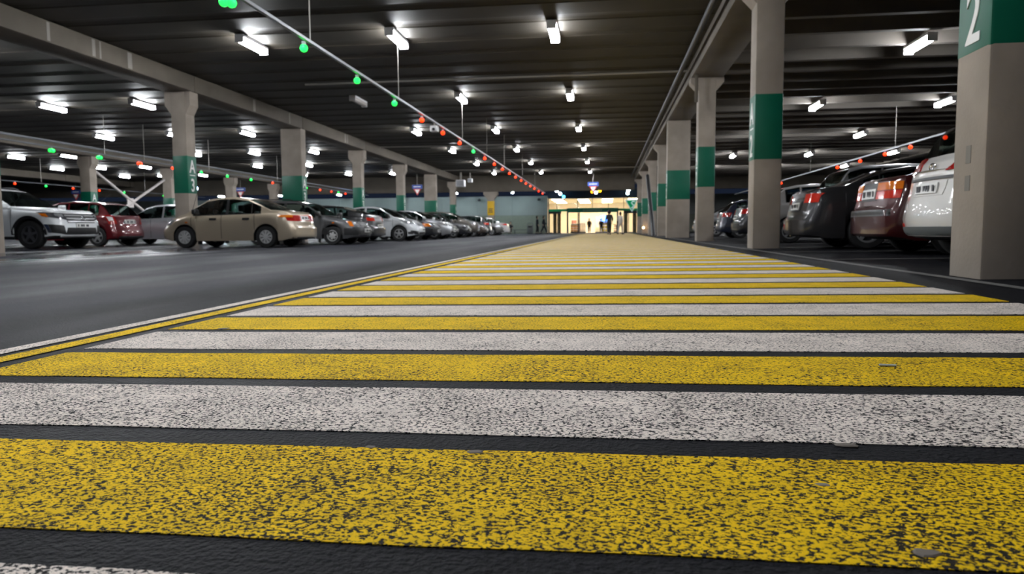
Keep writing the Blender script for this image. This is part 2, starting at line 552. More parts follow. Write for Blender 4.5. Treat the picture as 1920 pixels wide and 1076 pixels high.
for k, y in enumerate(YLc):
    wide = k in (2, 5)
    x0, x1 = (-14.56, -13.60) if wide else (-14.34, -13.82)
    if k == 0:
        y += 0.55
    column(x0, x1, y, y + 0.52, names_l[k], 'A3', '+x', haunch=not wide, group='columns left of the driving lane', hx=(x0 - 0.22, x1 + 0.16))
for k, (y, lab) in enumerate(((38.9, 'distant column with green A band above the red hatchback roof'), (46.9, 'distant column with green A band just left of the beige sedan column'),
                              (55.3, 'distant bare column between the A 3 columns and the hanging yield sign'), (63.0, 'distant column at the end frame behind the wide A 3 column'))):
    column(-31.4, -30.75, y, y + 0.6, lab, 'A3', '+x', group='columns of the far left row')
for y, lab in ((37.0, 'pale distant column rising behind the white SUV roof'), (48.5, 'pale distant column behind the crossed braces')):
    column(-47.3, -46.7, y, y + 0.6, lab, None, '+x', group='columns of the outermost left row')
YELB = mat('yellow_panel', srgb(215, 170, 15), 0.5)
yc = column(-10.98, -10.36, 65.3, 65.8, 'far column with a yellow panel standing before the grey back wall', None, ztop=4.245, band_z=(2.05, 3.40), band_mat=YELB, haunch=False)
def ycol_extra():
    poly = [(-10.98, 3.55), (-11.35, 4.0), (-11.35, 4.245), (-10.0, 4.245), (-10.0, 4.0), (-10.36, 3.55)]
    o = prism('haunch', poly, 'y', 65.28, 65.82, CONC, yc)
    o.location = (-yc.location.x, -yc.location.y, -yc.location.z)
    dk = mat('dark_print', (0.05, 0.05, 0.05, 1), 0.6)
    for i, (w, z) in enumerate(((0.42, 2.62), (0.36, 2.47), (0.42, 2.32))):
        box('print_line', -w / 2, w / 2, -0.262, -0.255, z - yc.location.z, z + 0.07 - yc.location.z, dk, yc)
ycol_extra()

# ------------------------------------------------------------------ lamps
def lamp_protos():
    bm = bmesh.new(); add_box(bm, -0.125, 0.125, -0.69, 0.69, 0.05, 0.125, 0.01)
    for s_ in (-1, 1):
        add_box(bm, -0.118, 0.118, s_ * 0.675 - 0.013, s_ * 0.675 + 0.013, -0.088, 0.06)
    h = bpy.data.meshes.new('housing'); bmesh.ops.recalc_face_normals(bm, faces=bm.faces[:]); bm.to_mesh(h); bm.free(); h.materials.append(HOUS)
    out = [h]
    for m in (TUBE, TUBE_OFF, TUBE_COOL):
        bm = bmesh.new()
        P = [(-0.105, 0.055), (-0.105, -0.035), (-0.05, -0.075), (0.05, -0.075), (0.105, -0.035), (0.105, 0.055)]
        A = [bm.verts.new((p, -0.66, q)) for p, q in P]; B = [bm.verts.new((p, 0.66, q)) for p, q in P]
        for i in range(6):
            bm.faces.new((A[i], A[(i + 1) % 6], B[(i + 1) % 6], B[i]))
        bm.faces.new(A); bm.faces.new(B)
        bmesh.ops.recalc_face_normals(bm, faces=bm.faces[:])
        t = bpy.data.meshes.new('tube'); bm.to_mesh(t); bm.free(); t.materials.append(m)
        out.append(t)
    return out
HOUSM, TUBEM, TUBEOFFM, TUBECOOLM = lamp_protos()
WIRE = mat('hanging_rod', (0.35, 0.33, 0.30, 1), 0.5, 0.4)
def lamp(x, y, z, zc, label, group, tm=None, rods=False):
    r = empty('tube_lamp', (x, y, z))
    tag(r, label, 'lamp', group)
    inst('housing', HOUSM, r)
    inst('tube', tm or TUBEM, r)
    if zc > z + 0.14:
        bm = bmesh.new()
        for s in (-0.5, 0.5):
            add_box(bm, -0.012, 0.012, s - 0.012, s + 0.012, 0.12, zc - z)
        mesh_obj('hanger', bm, WIRE, r)
    return r
CY = [18.55 + 8.37 * k for k in range(6)]
for i, (x, row) in enumerate(((-1.35, 'over the crossing'), (-5.52, 'over mid lane'), (-9.60, 'at the left lane edge'))):
    for k, y in enumerate(CY):
        off = (i == 2 and k == 1)
        lab = f'{ORD[k]} white tube lamp from the front in the row {row}'
        if off:
            lab = 'unlit tube lamp, dark, between lit ones left of the driving lane'
        lamp(x, y, 5.57, 5.70, lab, f'ceiling lamps {row}', TUBEOFFM if off else TUBEM)
for i, (x, row, ks) in enumerate(((-18.2, 'just beyond the left columns', range(5)), (-22.15, 'above the left side lane', range(5)), (-26.2, 'beyond the left side lane', range(5)))):
    for n, k in enumerate(ks):
        lamp(x, 26.1 + 8.2 * k, 5.57, 5.70, f'{ORD[n]} white tube lamp from the front in the row {row}', f'ceiling lamps {row}')
for i, (x, row) in enumerate(((-34.7, 'nearest the crossed braces'), (-38.5, 'in the middle of the outer left bay'), (-42.1, 'deepest in the outer left bay'))):
    for n, k in enumerate(range(3)):
        lamp(x, 42.0 + 7.7 * k, 5.57, 5.70, f'{ORD[n]} distant tube lamp in the row {row}', f'ceiling lamps {row}')
for i, (x, row, n0, n1) in enumerate(((7.85, 'behind the right columns', 0, 5), (12.35, 'in the middle of the right bay', 1, 5), (17.2, 'deep in the right bay', 3, 5))):
    for n, k in enumerate(range(n0, n1)):
        lamp(x, 19.35 + 8.7 * k, 5.10, 5.24, f'{ORD[n]} slanting white tube lamp in the row {row}', f'ceiling lamps {row}')
# lamps of the same rows nearer than the frame shows: they light the foreground
for x, y, w in ((-9.6, 10.18, 'left'), (-5.52, 10.18, 'middle'), (-1.35, 10.18, 'right'), (-9.6, 1.8, 'left, farther back'), (-5.52, 1.8, 'middle, farther back'), (-1.35, 1.8, 'right, farther back')):
    lamp(x, y, 5.57, 5.90, f'tube lamp overhead above the view, {w}', 'ceiling lamps above the viewer')
lamp(-18.2, 17.9, 5.57, 5.90, 'tube lamp above the white SUV at the left edge', 'ceiling lamps above the viewer')
# tubes washing the back wall
for k, (x, y) in enumerate(((-10.0, 75.5), (-16.2, 75.5), (-22.5, 75.5), (-29.5, 75.5), (-36.5, 75.5), (-43.5, 75.5))):
    l = lamp(x, y, 4.75, 5.90, f'{ORD[k]} cool tube lamp left of the entrance washing the back wall', 'lamps along the back wall', TUBECOOLM)

# ------------------------------------------------------------------ indicator rails
SPH = {}
def led_mesh(m):
    bm = bmesh.new()
    bmesh.ops.create_uvsphere(bm, u_segments=16, v_segments=10, radius=0.072)
    for f in bm.faces: f.smooth = True
    me = bpy.data.meshes.new('lens'); bm.to_mesh(me); bm.free(); me.materials.append(m)
    return me
SPH['g'], SPH['r'] = led_mesh(LEDG), led_mesh(LEDR)
bm = bmesh.new(); add_box(bm, -0.03, 0.03, -0.03, 0.03, 0.05, 0.12)
CAPM = bpy.data.meshes.new('mount'); bm.to_mesh(CAPM); bm.free(); CAPM.materials.append(STEEL)
def led(x, y, z, c, label, group, twin=False):
    r = empty('indicator_light', (x, y, z))
    tag(r, label, 'light', group)
    inst('mount', CAPM, r)
    if twin:
        inst('lens', SPH[c], r, (-0.055, 0, 0)); inst('lens', SPH[c], r, (0.055, 0.02, -0.015))
    else:
        inst('lens', SPH[c], r)
def rail(x, y0, y1, z, label, zc, rods, double=False):
    r = empty('indicator_rail', (x, y0, z))
    tag(r, label, 'rail')
    box('conduit', -0.03, 0.03, 0, y1 - y0, 0.12, 0.17, STEEL if x > -10 else TRAY, r)
    if double:
        box('cable_tray', -0.16, -0.08, 0, y1 - y0, 0.34, 0.42, TRAY, r)
    for y in rods:
        zt = 5.465 if y in (18.46, 26.9) else zc
        box('hanging_rod', -0.008, 0.008, y - y0 - 0.008, y - y0 + 0.008, 0.17, zt - z, WIRE, r)
    return r
rail(-5.47, 7.5, 64, 3.85, 'long straight steel conduit over the driving lane carrying coloured lights', 5.70, [12.8, 18.46, 26.9, 32.5, 38.2, 46.6, 55])
ysl = [9.99, 12.64, 15.45, 18.27, 21.07, 23.85, 26.65, 29.46, 32.28, 35.1, 37.9, 40.7, 43.5, 46.4, 49.2, 52.1, 55.1, 58.7, 62.3]
cols = 'ggggrrrgrrrrrrrrrrr'
for k, y in enumerate(ysl):
    cn = 'green' if cols[k] == 'g' else 'red'
    led(-5.53, y, 3.85, cols[k], f'{cn} round indicator light, {ORD[k]} from the front on the conduit over the lane', 'indicator lights over the driving lane', twin=(k == 0))
rail(-22.05, 12, 64, 3.85, 'steel tray and conduit with coloured lights over the left side lane', 5.70, [21.5, 28.9, 31.6, 37.2, 45.5, 48.5], True)
for k, (y, c) in enumerate(zip((25.9, 28.6, 31.3, 33.9, 36.5, 39.2, 42.0, 44.9, 50.3, 52.8, 55.1, 56.6, 58.2), 'ggrrgggrgrrgr')):
    cn = 'green' if c == 'g' else 'red'
    led(-22.1, y, 3.85, c, f'{cn} indicator light, {ORD[k]} from the front on the tray over the left side lane', 'indicator lights over the left side lane', twin=(k < 3))
rail(-38.45, 30, 64, 3.85, 'distant conduit with coloured lights in the outer left bay', 5.70, [44, 55])
for k, (y, c) in enumerate(zip((41.8, 44.4, 46.9, 49.6, 52.4, 57.5), 'rgrrgg')):
    cn = 'green' if c == 'g' else 'red'
    led(-38.45, y, 3.85, c, f'{cn} indicator light, {ORD[k]} from the left on the outer left conduit', 'indicator lights in the outer left bay')
rail(11.2, 16, 64, 3.50, 'steel conduit with red lights in the right bay', 5.24, [20, 29.5, 41])
for k, y in enumerate((25.4, 28.1, 30.5, 33.3, 36.4, 47.5)):
    led(11.2, y, 3.50, 'r', f'red indicator light, {ORD[k]} from the right on the conduit of the right bay', 'indicator lights in the right bay')

# pipes under the ceiling
for y, z, x0, x1 in ((23.8, 5.62, -10.4, 2.6), (41.5, 5.62, -13.5, 2.6), (57.8, 5.62, -13.5, 2.6)):
    o = tube('sprinkler_pipe', [(x0, y, z), (x1, y, z)], 0.035, WIRE)
    tag(o, {23.8: 'thin pale pipe crossing the ceiling near the front', 41.5: 'thin pale pipe crossing the ceiling halfway along the lane', 57.8: 'farthest thin pipe crossing the ceiling'}[y], 'pipe', 'sprinkler pipes')
o = tube('drain_pipe', [(2.32, 6, 5.45), (2.32, 65, 5.45)], 0.075, DARKPIPE, n=10)
tag(o, 'dark drain pipe running along the right beam under the ceiling', 'pipe')
o = tube('downpipe', [(2.72, 22.3, 5.18), (2.72, 22.3, 4.35)], 0.05, BEAMC)
tag(o, 'short pale pipe stub beside the third right column top', 'pipe')
# camera and junction boxes
def cctv(name, loc, s, label):
    r = empty(name, loc)
    tag(r, label, 'box')
    box('case', -s, s, -s, s, -s * .8, s * .8, HOUS, r, bev=s * .15)
    box('bracket', -s * .2, s * .2, -s * .2, s * .2, s * .8, s * 1.6 if name == 'surveillance_camera' else 5.69 - loc[2], WIRE, r)
    if name == 'surveillance_camera':
        bm = bmesh.new(); add_tube(bm, [(0, -s, -s * .2), (0, -s * 1.3, -s * .25)], s * .4, 10)
        mesh_obj('lens', bm, DARKPIPE, r, 40)
    else:
        box('cover', -s * .85, s * .85, -s * 1.04, -s, -s * .6, s * .6, STEEL, r)
cctv('surveillance_camera', (-5.47, 22.4, 3.775), 0.12, 'small white camera hanging from the conduit between two red lights')
cctv('junction_box', (-12.5, 60.5, 4.72), 0.37, 'large pale grey junction box under the ceiling at the end of the left beam')
cctv('junction_box', (-11.8, 61.2, 5.02), 0.20, 'smaller grey box up beside the large junction box')

# crossed steel brace between the far left columns
BRACE = mat('pale_brace_paint', (0.55, 0.50, 0.48, 1), 0.5)
r = empty('steel_brace', (-31.0, 42.8, 2.6)); tag(r, 'pale crossed steel braces between two distant columns', 'brace')
tube('brace_bar', [(0, -3.6, 2.0), (0, 3.9, -1.9)], 0.085, BRACE, r)
tube('brace_bar', [(0, 3.7, 1.7), (0, -3.6, -1.9)], 0.085, BRACE, r)
box('gusset', -0.03, 0.03, -0.3, 0.3, -0.36, 0.24, BRACE, r)
r = empty('steel_brace', (2.72, 44.1, 2.2)); tag(r, 'dark slanted brace leaning between two far right columns', 'brace')
tube('brace_bar', [(0, -3.2, -2.05), (0, 3.4, 1.9)], 0.12, DARKPIPE, r)

# ------------------------------------------------------------------ back wall, side walls
def back_wall():
    for x0, x1, nm in ((-66, -6.36, 'wall_back'), (3.56, 40, 'wall_back_right')):
        w = struct(box(nm, x0, x1, 78.06, 78.4, 0.2, 4.45, mat('wall_joint', (0.12, 0.12, 0.12, 1), 0.7)))
        n = max(1, round((x1 - x0) / 4.0))
        for i in range(n):
            a = x0 + (x1 - x0) * i / n; b = x0 + (x1 - x0) * (i + 1) / n
            box('wall_panel', a + 0.012, b - 0.012, 78.0, 78.08, 2.33, 4.45, WALLC, w)
            box('wall_panel', a + 0.012, b - 0.012, 78.0, 78.08, 0.2, 2.31, mat('back_wall_lower', (0.22, 0.23, 0.185, 1), 0.6, var=0.06), w)
    struct(box('wall_left', -66.3, -66, -6, 78, -0.3, 4.6, WALLC))
    struct(box('wall_right', 40, 40.3, -6, 78, -0.3, 5.7, WALLC))
back_wall()
o = box('wall_vent', -16.6, -14.8, 77.85, 77.99, 1.75, 2.25, mat('vent_grey', (0.05, 0.05, 0.055, 1), 0.6)); tag(o, 'dark grey panel low on the back wall behind the far cars', 'panel')
for k, x in enumerate((-14.0, -7.3)):
    r = empty('floodlight', (x, 77.8, 4.05)); tag(r, ('small dark floodlight high on the back wall, left of the yellow panel', 'small dark floodlight high on the back wall beside the entrance')[k], 'light')
    box('case', -0.16, 0.16, -0.12, 0.05, -0.12, 0.12, DARKPIPE, r, bev=0.02); box('bracket', -0.03, 0.03, 0.0, 0.2, -0.03, 0.2, DARKPIPE, r)

# ------------------------------------------------------------------ shop entrance
FRM = mat('dark_door_frame', (0.03, 0.035, 0.04, 1), 0.4)
FASG = mat('green_fascia', (0.0, 0.24, 0.13, 1), 0.4)
def glass_mat(name, tint, gl=0.12):
    m = bpy.data.materials.new(name); m.use_nodes = True
    nt = m.node_tree; nt.nodes.clear()
    o = nt.nodes.new('ShaderNodeOutputMaterial'); mx = nt.nodes.new('ShaderNodeMixShader')
    t = nt.nodes.new('ShaderNodeBsdfTransparent'); t.inputs[0].default_value = tint
    g = nt.nodes.new('ShaderNodeBsdfGlossy'); g.inputs['Roughness'].default_value = 0.03
    lw = nt.nodes.new('ShaderNodeFresnel'); lw.inputs[0].default_value = 1.45
    nt.links.new(lw.outputs[0], mx.inputs[0]); nt.links.new(t.outputs[0], mx.inputs[1]); nt.links.new(g.outputs[0], mx.inputs[2])
    nt.links.new(mx.outputs[0], o.inputs[0])
    MATS[name] = m
    return m
CLEAR = glass_mat('clear_glass', (0.88, 0.92, 0.9, 1))
SMOKE = glass_mat('dark_door_glass', (0.16, 0.17, 0.16, 1))
CARGL = glass_mat('car_glass', (0.50, 0.60, 0.58, 1))
EX0, EX1, EY = -6.30, 3.50, 78.0
def entrance():
    zf = 0.30
    r = empty('shop_entrance', (0, EY, zf)); tag(r, 'brightly lit glazed shop entrance with a green fascia at the end of the crossing', 'entrance')
    def bx(n, x0, x1, z0, z1, m, d0=-0.06, d1=0.06):
        return box(n, x0, x1, d0, d1, z0 - zf, z1 - zf, m, r)
    top, mid0, mid1 = 4.15, 2.72, 2.98
    bx('header', EX0, EX1, top, top + 0.08, FRM)
    for x in (EX0, EX1 - 0.1):
        bx('frame_post', x, x + 0.1, zf, top, FRM)
    # upper glazing panes with mullions
    ms = [EX0 + 0.1, -5.35, -3.05, -1.45, 0.3, 1.95, EX1 - 0.1]
    for i in range(len(ms) - 1):
        bx('pane', ms[i], ms[i + 1], mid1, top, CLEAR, -0.012, 0.012)
        if i:
            bx('mullion', ms[i] - 0.03, ms[i] + 0.03, mid1, top, FRM)
    bx('fascia', EX0 + 0.1, -4.2, mid0, mid1, mat('green_fascia_light', (0.0, 0.36, 0.14, 1), 0.4), -0.1, 0.06)
    bx('fascia', 1.35, EX1 - 0.1, mid0, mid1, MATS['green_fascia_light'], -0.1, 0.06)
    f = bx('portal_sign', -4.15, 1.3, 2.58, 3.05, FASG, -0.5, -0.08)
    bx('portal_post', -4.22, -4.05, zf, 3.05, FRM, -0.48, 0.0)
    bx('portal_post', 1.2, 1.37, zf, 3.05, FRM, -0.48, 0.0)
    # faint row of white characters on the portal sign
    for i in range(16):
        x = -2.45 + i * 0.13
        box('print_mark', x, x + 0.085, -0.508, -0.5, 2.76 - zf, 2.87 - zf, mat('pale_print', (0.35, 0.5, 0.45, 1), 0.5), f)
    # side doors (dark glass leaves)
    for x0, x1 in ((EX0 + 0.1, -4.85), (1.95, EX1 - 0.1)):
        n = 3
        for i in range(n):
            a = x0 + (x1 - x0) * i / n; b = x0 + (x1 - x0) * (i + 1) / n
            d = bx('door_leaf', a + 0.05, b - 0.05, zf + 0.1, mid0 - 0.25, SMOKE if i != (0 if x0 < -2 else 1) else CLEAR, -0.015, 0.015)
            bx('frame_post', a, a + 0.08, zf, mid0, FRM)
            bx('kick_plate', a + 0.05, b - 0.05, zf, zf + 0.12, FRM)
            bx('transom', a, b, mid0 - 0.26, mid0, FRM)
    for x0, x1 in ((-4.80, -4.25), (1.4, 1.93)):
        bx('pane', x0, x1, zf, mid0, CLEAR, -0.012, 0.012)
    for x0, x1 in ((-4.0, -3.05), (0.35, 1.18)):
        bx('door_leaf', x0, x1, zf + 0.05, 2.55, CLEAR, -0.02, 0.02)
    for x in (-3.05, -2.92, 0.28):
        bx('frame_post', x, x + 0.11, zf, 2.58, FRM)
    # triangular hanging logo; glow added to its colours to brighten it
    lg = empty('triangle_sign', (2.75, EY - 0.55, 3.42)); tag(lg, 'green triangular sign with a white curl at the right of the entrance', 'sign')
    tri = lambda s: [(-0.62 * s, 0.42 * s), (0.62 * s, 0.50 * s), (0.08 * s, -0.78 * s)]
    prism('white_border', tri(1.12), 'y', 0.0, 0.06, mat('sign_white_glow', (.7, .7, .7, 1), .5, emit=(.6, .85, .85, 1), estr=.10), lg)
    prism('green_field', tri(0.86), 'y', -0.03, 0.0, mat('sign_green_glow', srgb(0, 140, 90), 0.4, emit=srgb(0, 150, 95), estr=0.12), lg)
    bm = bmesh.new()
    add_tube(bm, [(0.38, -0.04, 0.26), (0.12, -0.04, 0.30), (0.0, -0.04, 0.16), (0.12, -0.04, 0.0), (0.24, -0.04, -0.12), (0.18, -0.04, -0.32), (0.02, -0.04, -0.42)], 0.07, 8)
    mesh_obj('white_curl', bm, MATS['sign_white_glow'], lg, 50)
    box('hanger', -0.02, 0.02, 0.06, 0.5, 0.3, 0.34, FRM, lg)
entrance()

def shop():
    warm = mat('shop_wall', (0.66, 0.58, 0.46, 1), 0.7)
    struct(box('floor', -9, 6, 78.5, 95, 0.18, 0.30, mat('shop_floor', (0.55, 0.48, 0.38, 1), 0.35)))
    struct(box('ceiling', -9, 6, 78.5, 95, 4.30, 4.42, warm))
    struct(box('wall_shop_back', -9, 6, 94.8, 95, 0.3, 4.3, warm))
    struct(box('wall_shop_left', -9.1, -9, 78.5, 95, 0.3, 4.3, warm))
    struct(box('wall_shop_right', 6, 6.1, 78.5, 95, 0.3, 4.3, warm))
    pm = mat('shop_light_panel', (1, 1, 1, 1), 0.5, emit=(1.0, 0.87, 0.68, 1), estr=SHOP)
    k = 0
    for y in (82.5, 86.5, 91):
        for x in (-5.6, -2.6, 0.2, 3.2):
            r = empty('shop_lamp', (x, y, 4.25)); tag(r, f'bright warm ceiling lamp inside the shop, {ORD[k]} counted from the front left', 'lamp', 'ceiling lamps inside the shop')
            k += 1
            box('diffuser', -0.6, 0.6, -0.3, 0.3, -0.06, 0.0, pm, r); box('frame', -0.64, 0.64, -0.34, 0.34, -0.03, 0.05, HOUS, r)
    def shelf(x, y, w, h, c, lab):
        r = empty('display_stand', (x, y, 0.30)); tag(r, lab, 'display')
        m = mat('display_%d_%d_%d' % tuple(int(q * 99) for q in c[:3]), c, 0.5)
        box('base', -w / 2, w / 2, -0.3, 0.3, 0, 0.15, FRM, r)
        for i in range(3):
            z = 0.15 + (h - 0.15) * i / 3
            box('shelf', -w / 2, w / 2, -0.3, 0.3, z, z + 0.03, HOUS, r)
            for j in range(3):
                a = -w / 2 + w * j / 3 + 0.03
                box('goods', a, a + w / 3 - 0.06, -0.26, 0.2, z + 0.03, z + (h - .15) / 3 - 0.06, m, r)
        box('header', -w / 2, w / 2, -0.02, 0.02, h - 0.04, h + 0.1, HOUS, r)
    shelf(-3.45, 80.2, 0.95, 0.95, (0.75, 0.33, 0.02, 1), 'orange goods stand inside the left glass pane of the shop')
    shelf(0.05, 80.2, 0.8, 1.25, (0.80, 0.60, 0.01, 1), 'yellow goods stand inside the shop doorway')
    shelf(-0.9, 82.5, 0.6, 0.55, (0.75, 0.70, 0.05, 1), 'low yellow stand deeper in the shop')
    shelf(-2.6, 81.5, 0.7, 1.1, (0.72, 0.70, 0.66, 1), 'white goods stand in the shop doorway')
    shelf(-0.55, 86.0, 1.3, 1.9, (0.70, 0.68, 0.65, 1), 'tall white display at the middle of the shop')
    shelf(1.2, 81.0, 0.6, 0.9, (0.6, 0.12, 0.08, 1), 'red goods stand by the right shop door')
    shelf(-3.7, 84.0, 0.6, 1.6, (0.55, 0.1, 0.08, 1), 'tall red display behind the orange stand')
    r = empty('screen', (-0.15, 84.0, 1.95)); tag(r, 'glowing blue screen inside the shop doorway', 'screen')
    box('display_panel', -0.45, 0.45, -0.03, 0.0, -0.4, 0.4, mat('blue_screen', (0, 0, 0, 1), 0.3, emit=(0.08, 0.25, 1.0, 1), estr=3), r)
    box('bezel', -0.5, 0.5, 0.0, 0.06, -0.45, 0.45, FRM, r); box('post', -0.04, 0.04, 0.0, 0.06, -1.65, -0.45, FRM, r)
shop()
# spot lights above the entrance and dark fascia zone
struct(box('trim_1', EX0 - 0.06, 3.56, 78.05, 78.35, 4.23, 5.2, mat('navy_fascia', (0.012, 0.022, 0.045, 1), 0.5)))
def spot(x, z, col, st, lab, rad=0.17):
    r = empty('spotlight', (x, 77.3, z)); tag(r, lab, 'light')
    bm = bmesh.new(); bmesh.ops.create_uvsphere(bm, u_segments=12, v_segments=8, radius=rad)
    mesh_obj('lens', bm, mat('spot_%s' % lab.split()[0], col, 0.3, emit=col, estr=st), r, 60)
    box('bracket', -0.04, 0.04, 0.05, 0.78, -0.03, 0.03, FRM, r); box('case', -rad * .9, rad * .9, 0.03, 0.25, -rad * .9, rad * .9, FRM, r)
spot(-5.3, 4.98, (0.75, 0.95, 1, 1), 7.2, 'white spotlight above the left end of the entrance', 0.2)
spot(-4.92, 4.62, (0.5, 0.85, 1, 1), 5.4, 'bluish spotlight just under the white one above the entrance')
spot(-4.55, 4.30, (0.05, 0.45, 1, 1), 2.4, 'blue spotlight above the left side of the entrance')
spot(-1.05, 4.70, (0.5, 0.65, 1, 1), 4.8, 'lilac spotlight in the middle above the entrance')
spot(-0.65, 4.95, (1, 0.42, 0.01, 1), 1.8, 'orange lamp above the middle of the entrance, right', 0.22)
spot(-1.45, 4.80, (1.0, 0.36, 0.01, 1), 1.2, 'amber lamp above the middle of the entrance, left')
spot(2.42, 4.98, (0.8, 0.98, 1, 1), 7.2, 'pale spotlight above the right end of the entrance', 0.2)
spot(2.34, 4.58, (0.6, 0.92, 1, 1), 6.0, 'cyan spotlight under the pale one above the right end')
# floor uplights on the last right columns
for k, (x, y) in enumerate(((2.95, 56.4), (3.36, 56.4))):
    r = empty('wall_lamp', (x, y - 0.12, 0.75)); tag(r, ('warm lamp low on the last right columns, left of the pair', 'warm lamp low on the far right columns, right of the pair')[k], 'lamp')
    bm = bmesh.new(); bmesh.ops.create_uvsphere(bm, u_segments=12, v_segments=8, radius=0.085 - 0.015 * k)
    mesh_obj('bulb', bm, mat('warm_bulb', (1, .7, .4, 1), 0.3, emit=(1.0, 0.62, 0.28, 1), estr=5), r, 60)
    box('bracket', -0.05, 0.05, 0.04, 0.16, -0.07, 0.07, FRM, r)

for k, (x, y, z) in enumerate(((-36.9, 60.0, 4.62), (-21.3, 60.0, 4.37))):
    r = empty('beacon', (x, y, z)); tag(r, ('bright bluish beacon just right of the A 3 column behind the beige sedan', 'bright bluish beacon beside the third left column top band')[k], 'light')
    bm = bmesh.new(); bmesh.ops.create_uvsphere(bm, u_segments=12, v_segments=8, radius=0.17)
    mesh_obj('lens', bm, mat('blue_beacon', (.5, .6, 1, 1), 0.3, emit=(0.45, 0.62, 1.0, 1), estr=5), r, 60)
    box('mount', -0.06, 0.06, -0.06, 0.06, 0.12, 0.25, FRM, r); box('hanging_rod', -0.012, 0.012, -0.012, 0.012, 0.25, 5.695 - z, WIRE, r)
# hanging yield signs
BLUE = mat('sign_blue', srgb(40, 70, 150), 0.45)
REDM = mat('sign_red', srgb(190, 60, 60), 0.45)
for k, x in enumerate((-1.08, -16.75, -33.6, -50.4)):
    y = 61.8
    z = 4.55
    r = empty('hanging_sign', (x, y, z))
    tag(r, ('blue plate and yield triangle hanging before the shop entrance', 'blue plate and yield triangle hanging between far left columns',
            'blue plate and yield triangle hanging beyond the A 3 column', 'farthest left blue plate and yield triangle behind the white SUV')[k], 'sign', 'hanging yield signs')
    box('name_plate', -0.47, 0.47, -0.02, 0.02, -0.14, 0.2, BLUE, r)
    for j in range(9):
        box('print_mark', -0.33 + j * 0.075, -0.28 + j * 0.075, -0.025, -0.02, 0.0, 0.07, WHT, r)
    prism('triangle_border', [(-0.34, -0.16), (0.34, -0.16), (0, -0.75)], 'y', -0.02, 0.02, REDM, r)
    prism('triangle_field', [(-0.22, -0.225), (0.22, -0.225), (0, -0.61)], 'y', -0.03, -0.02, WHT, r)
    box('hanging_rod', -0.012, 0.012, -0.012, 0.012, 0.2, 1.19, WIRE, r)
# ------------------------------------------------------------------ cars
TYRE = mat('tyre_rubber', (0.012, 0.012, 0.013, 1), 0.75)
RIM_S = mat('silver_rim', (0.55, 0.55, 0.56, 1), 0.35, 0.7)
RIM_D = mat('dark_rim', (0.14, 0.14, 0.15, 1), 0.35, 0.6)
CAP = mat('wheel_cap', (0.50, 0.50, 0.50, 1), 0.45, 0.2)
UNDER = mat('underbody', (0.008, 0.008, 0.009, 1), 0.8)
BLK = mat('black_trim', (0.014, 0.014, 0.015, 1), 0.4)
CHROME = mat('chrome', (0.75, 0.75, 0.76, 1), 0.12, 1.0)
LIGHTC = mat('clear_lens', (0.55, 0.56, 0.58, 1), 0.08, 0.55, coat=0.6)
REDL = mat('red_lens', (0.36, 0.012, 0.010, 1), 0.12, coat=0.6)
REDB = mat('bright_red_lens', (0.60, 0.03, 0.015, 1), 0.12, coat=0.6)
AMBL = mat('amber_lens', (0.70, 0.17, 0.010, 1), 0.12, coat=0.6)
PLATE = mat('number_plate', (0.72, 0.72, 0.70, 1), 0.4)
PLMARK = mat('plate_print', (0.05, 0.05, 0.06, 1), 0.5)
SEATM = mat('seat_fabric', (0.035, 0.035, 0.038, 1), 0.8)
def paint(name, c, metal=0.25):
    return mat('car_paint_' + name, c, 0.32, metal, coat=0.9)

def interp(tab, x):
    if x <= tab[0][0]: return tab[0][1]
    for (a, va), (b, vb) in zip(tab, tab[1:]):
        if x <= b:
            return va + (vb - va) * (x - a) / (b - a)
    return tab[-1][1]
def sm(t):
    t = max(0.0, min(1.0, t)); return t * t * (3 - 2 * t)

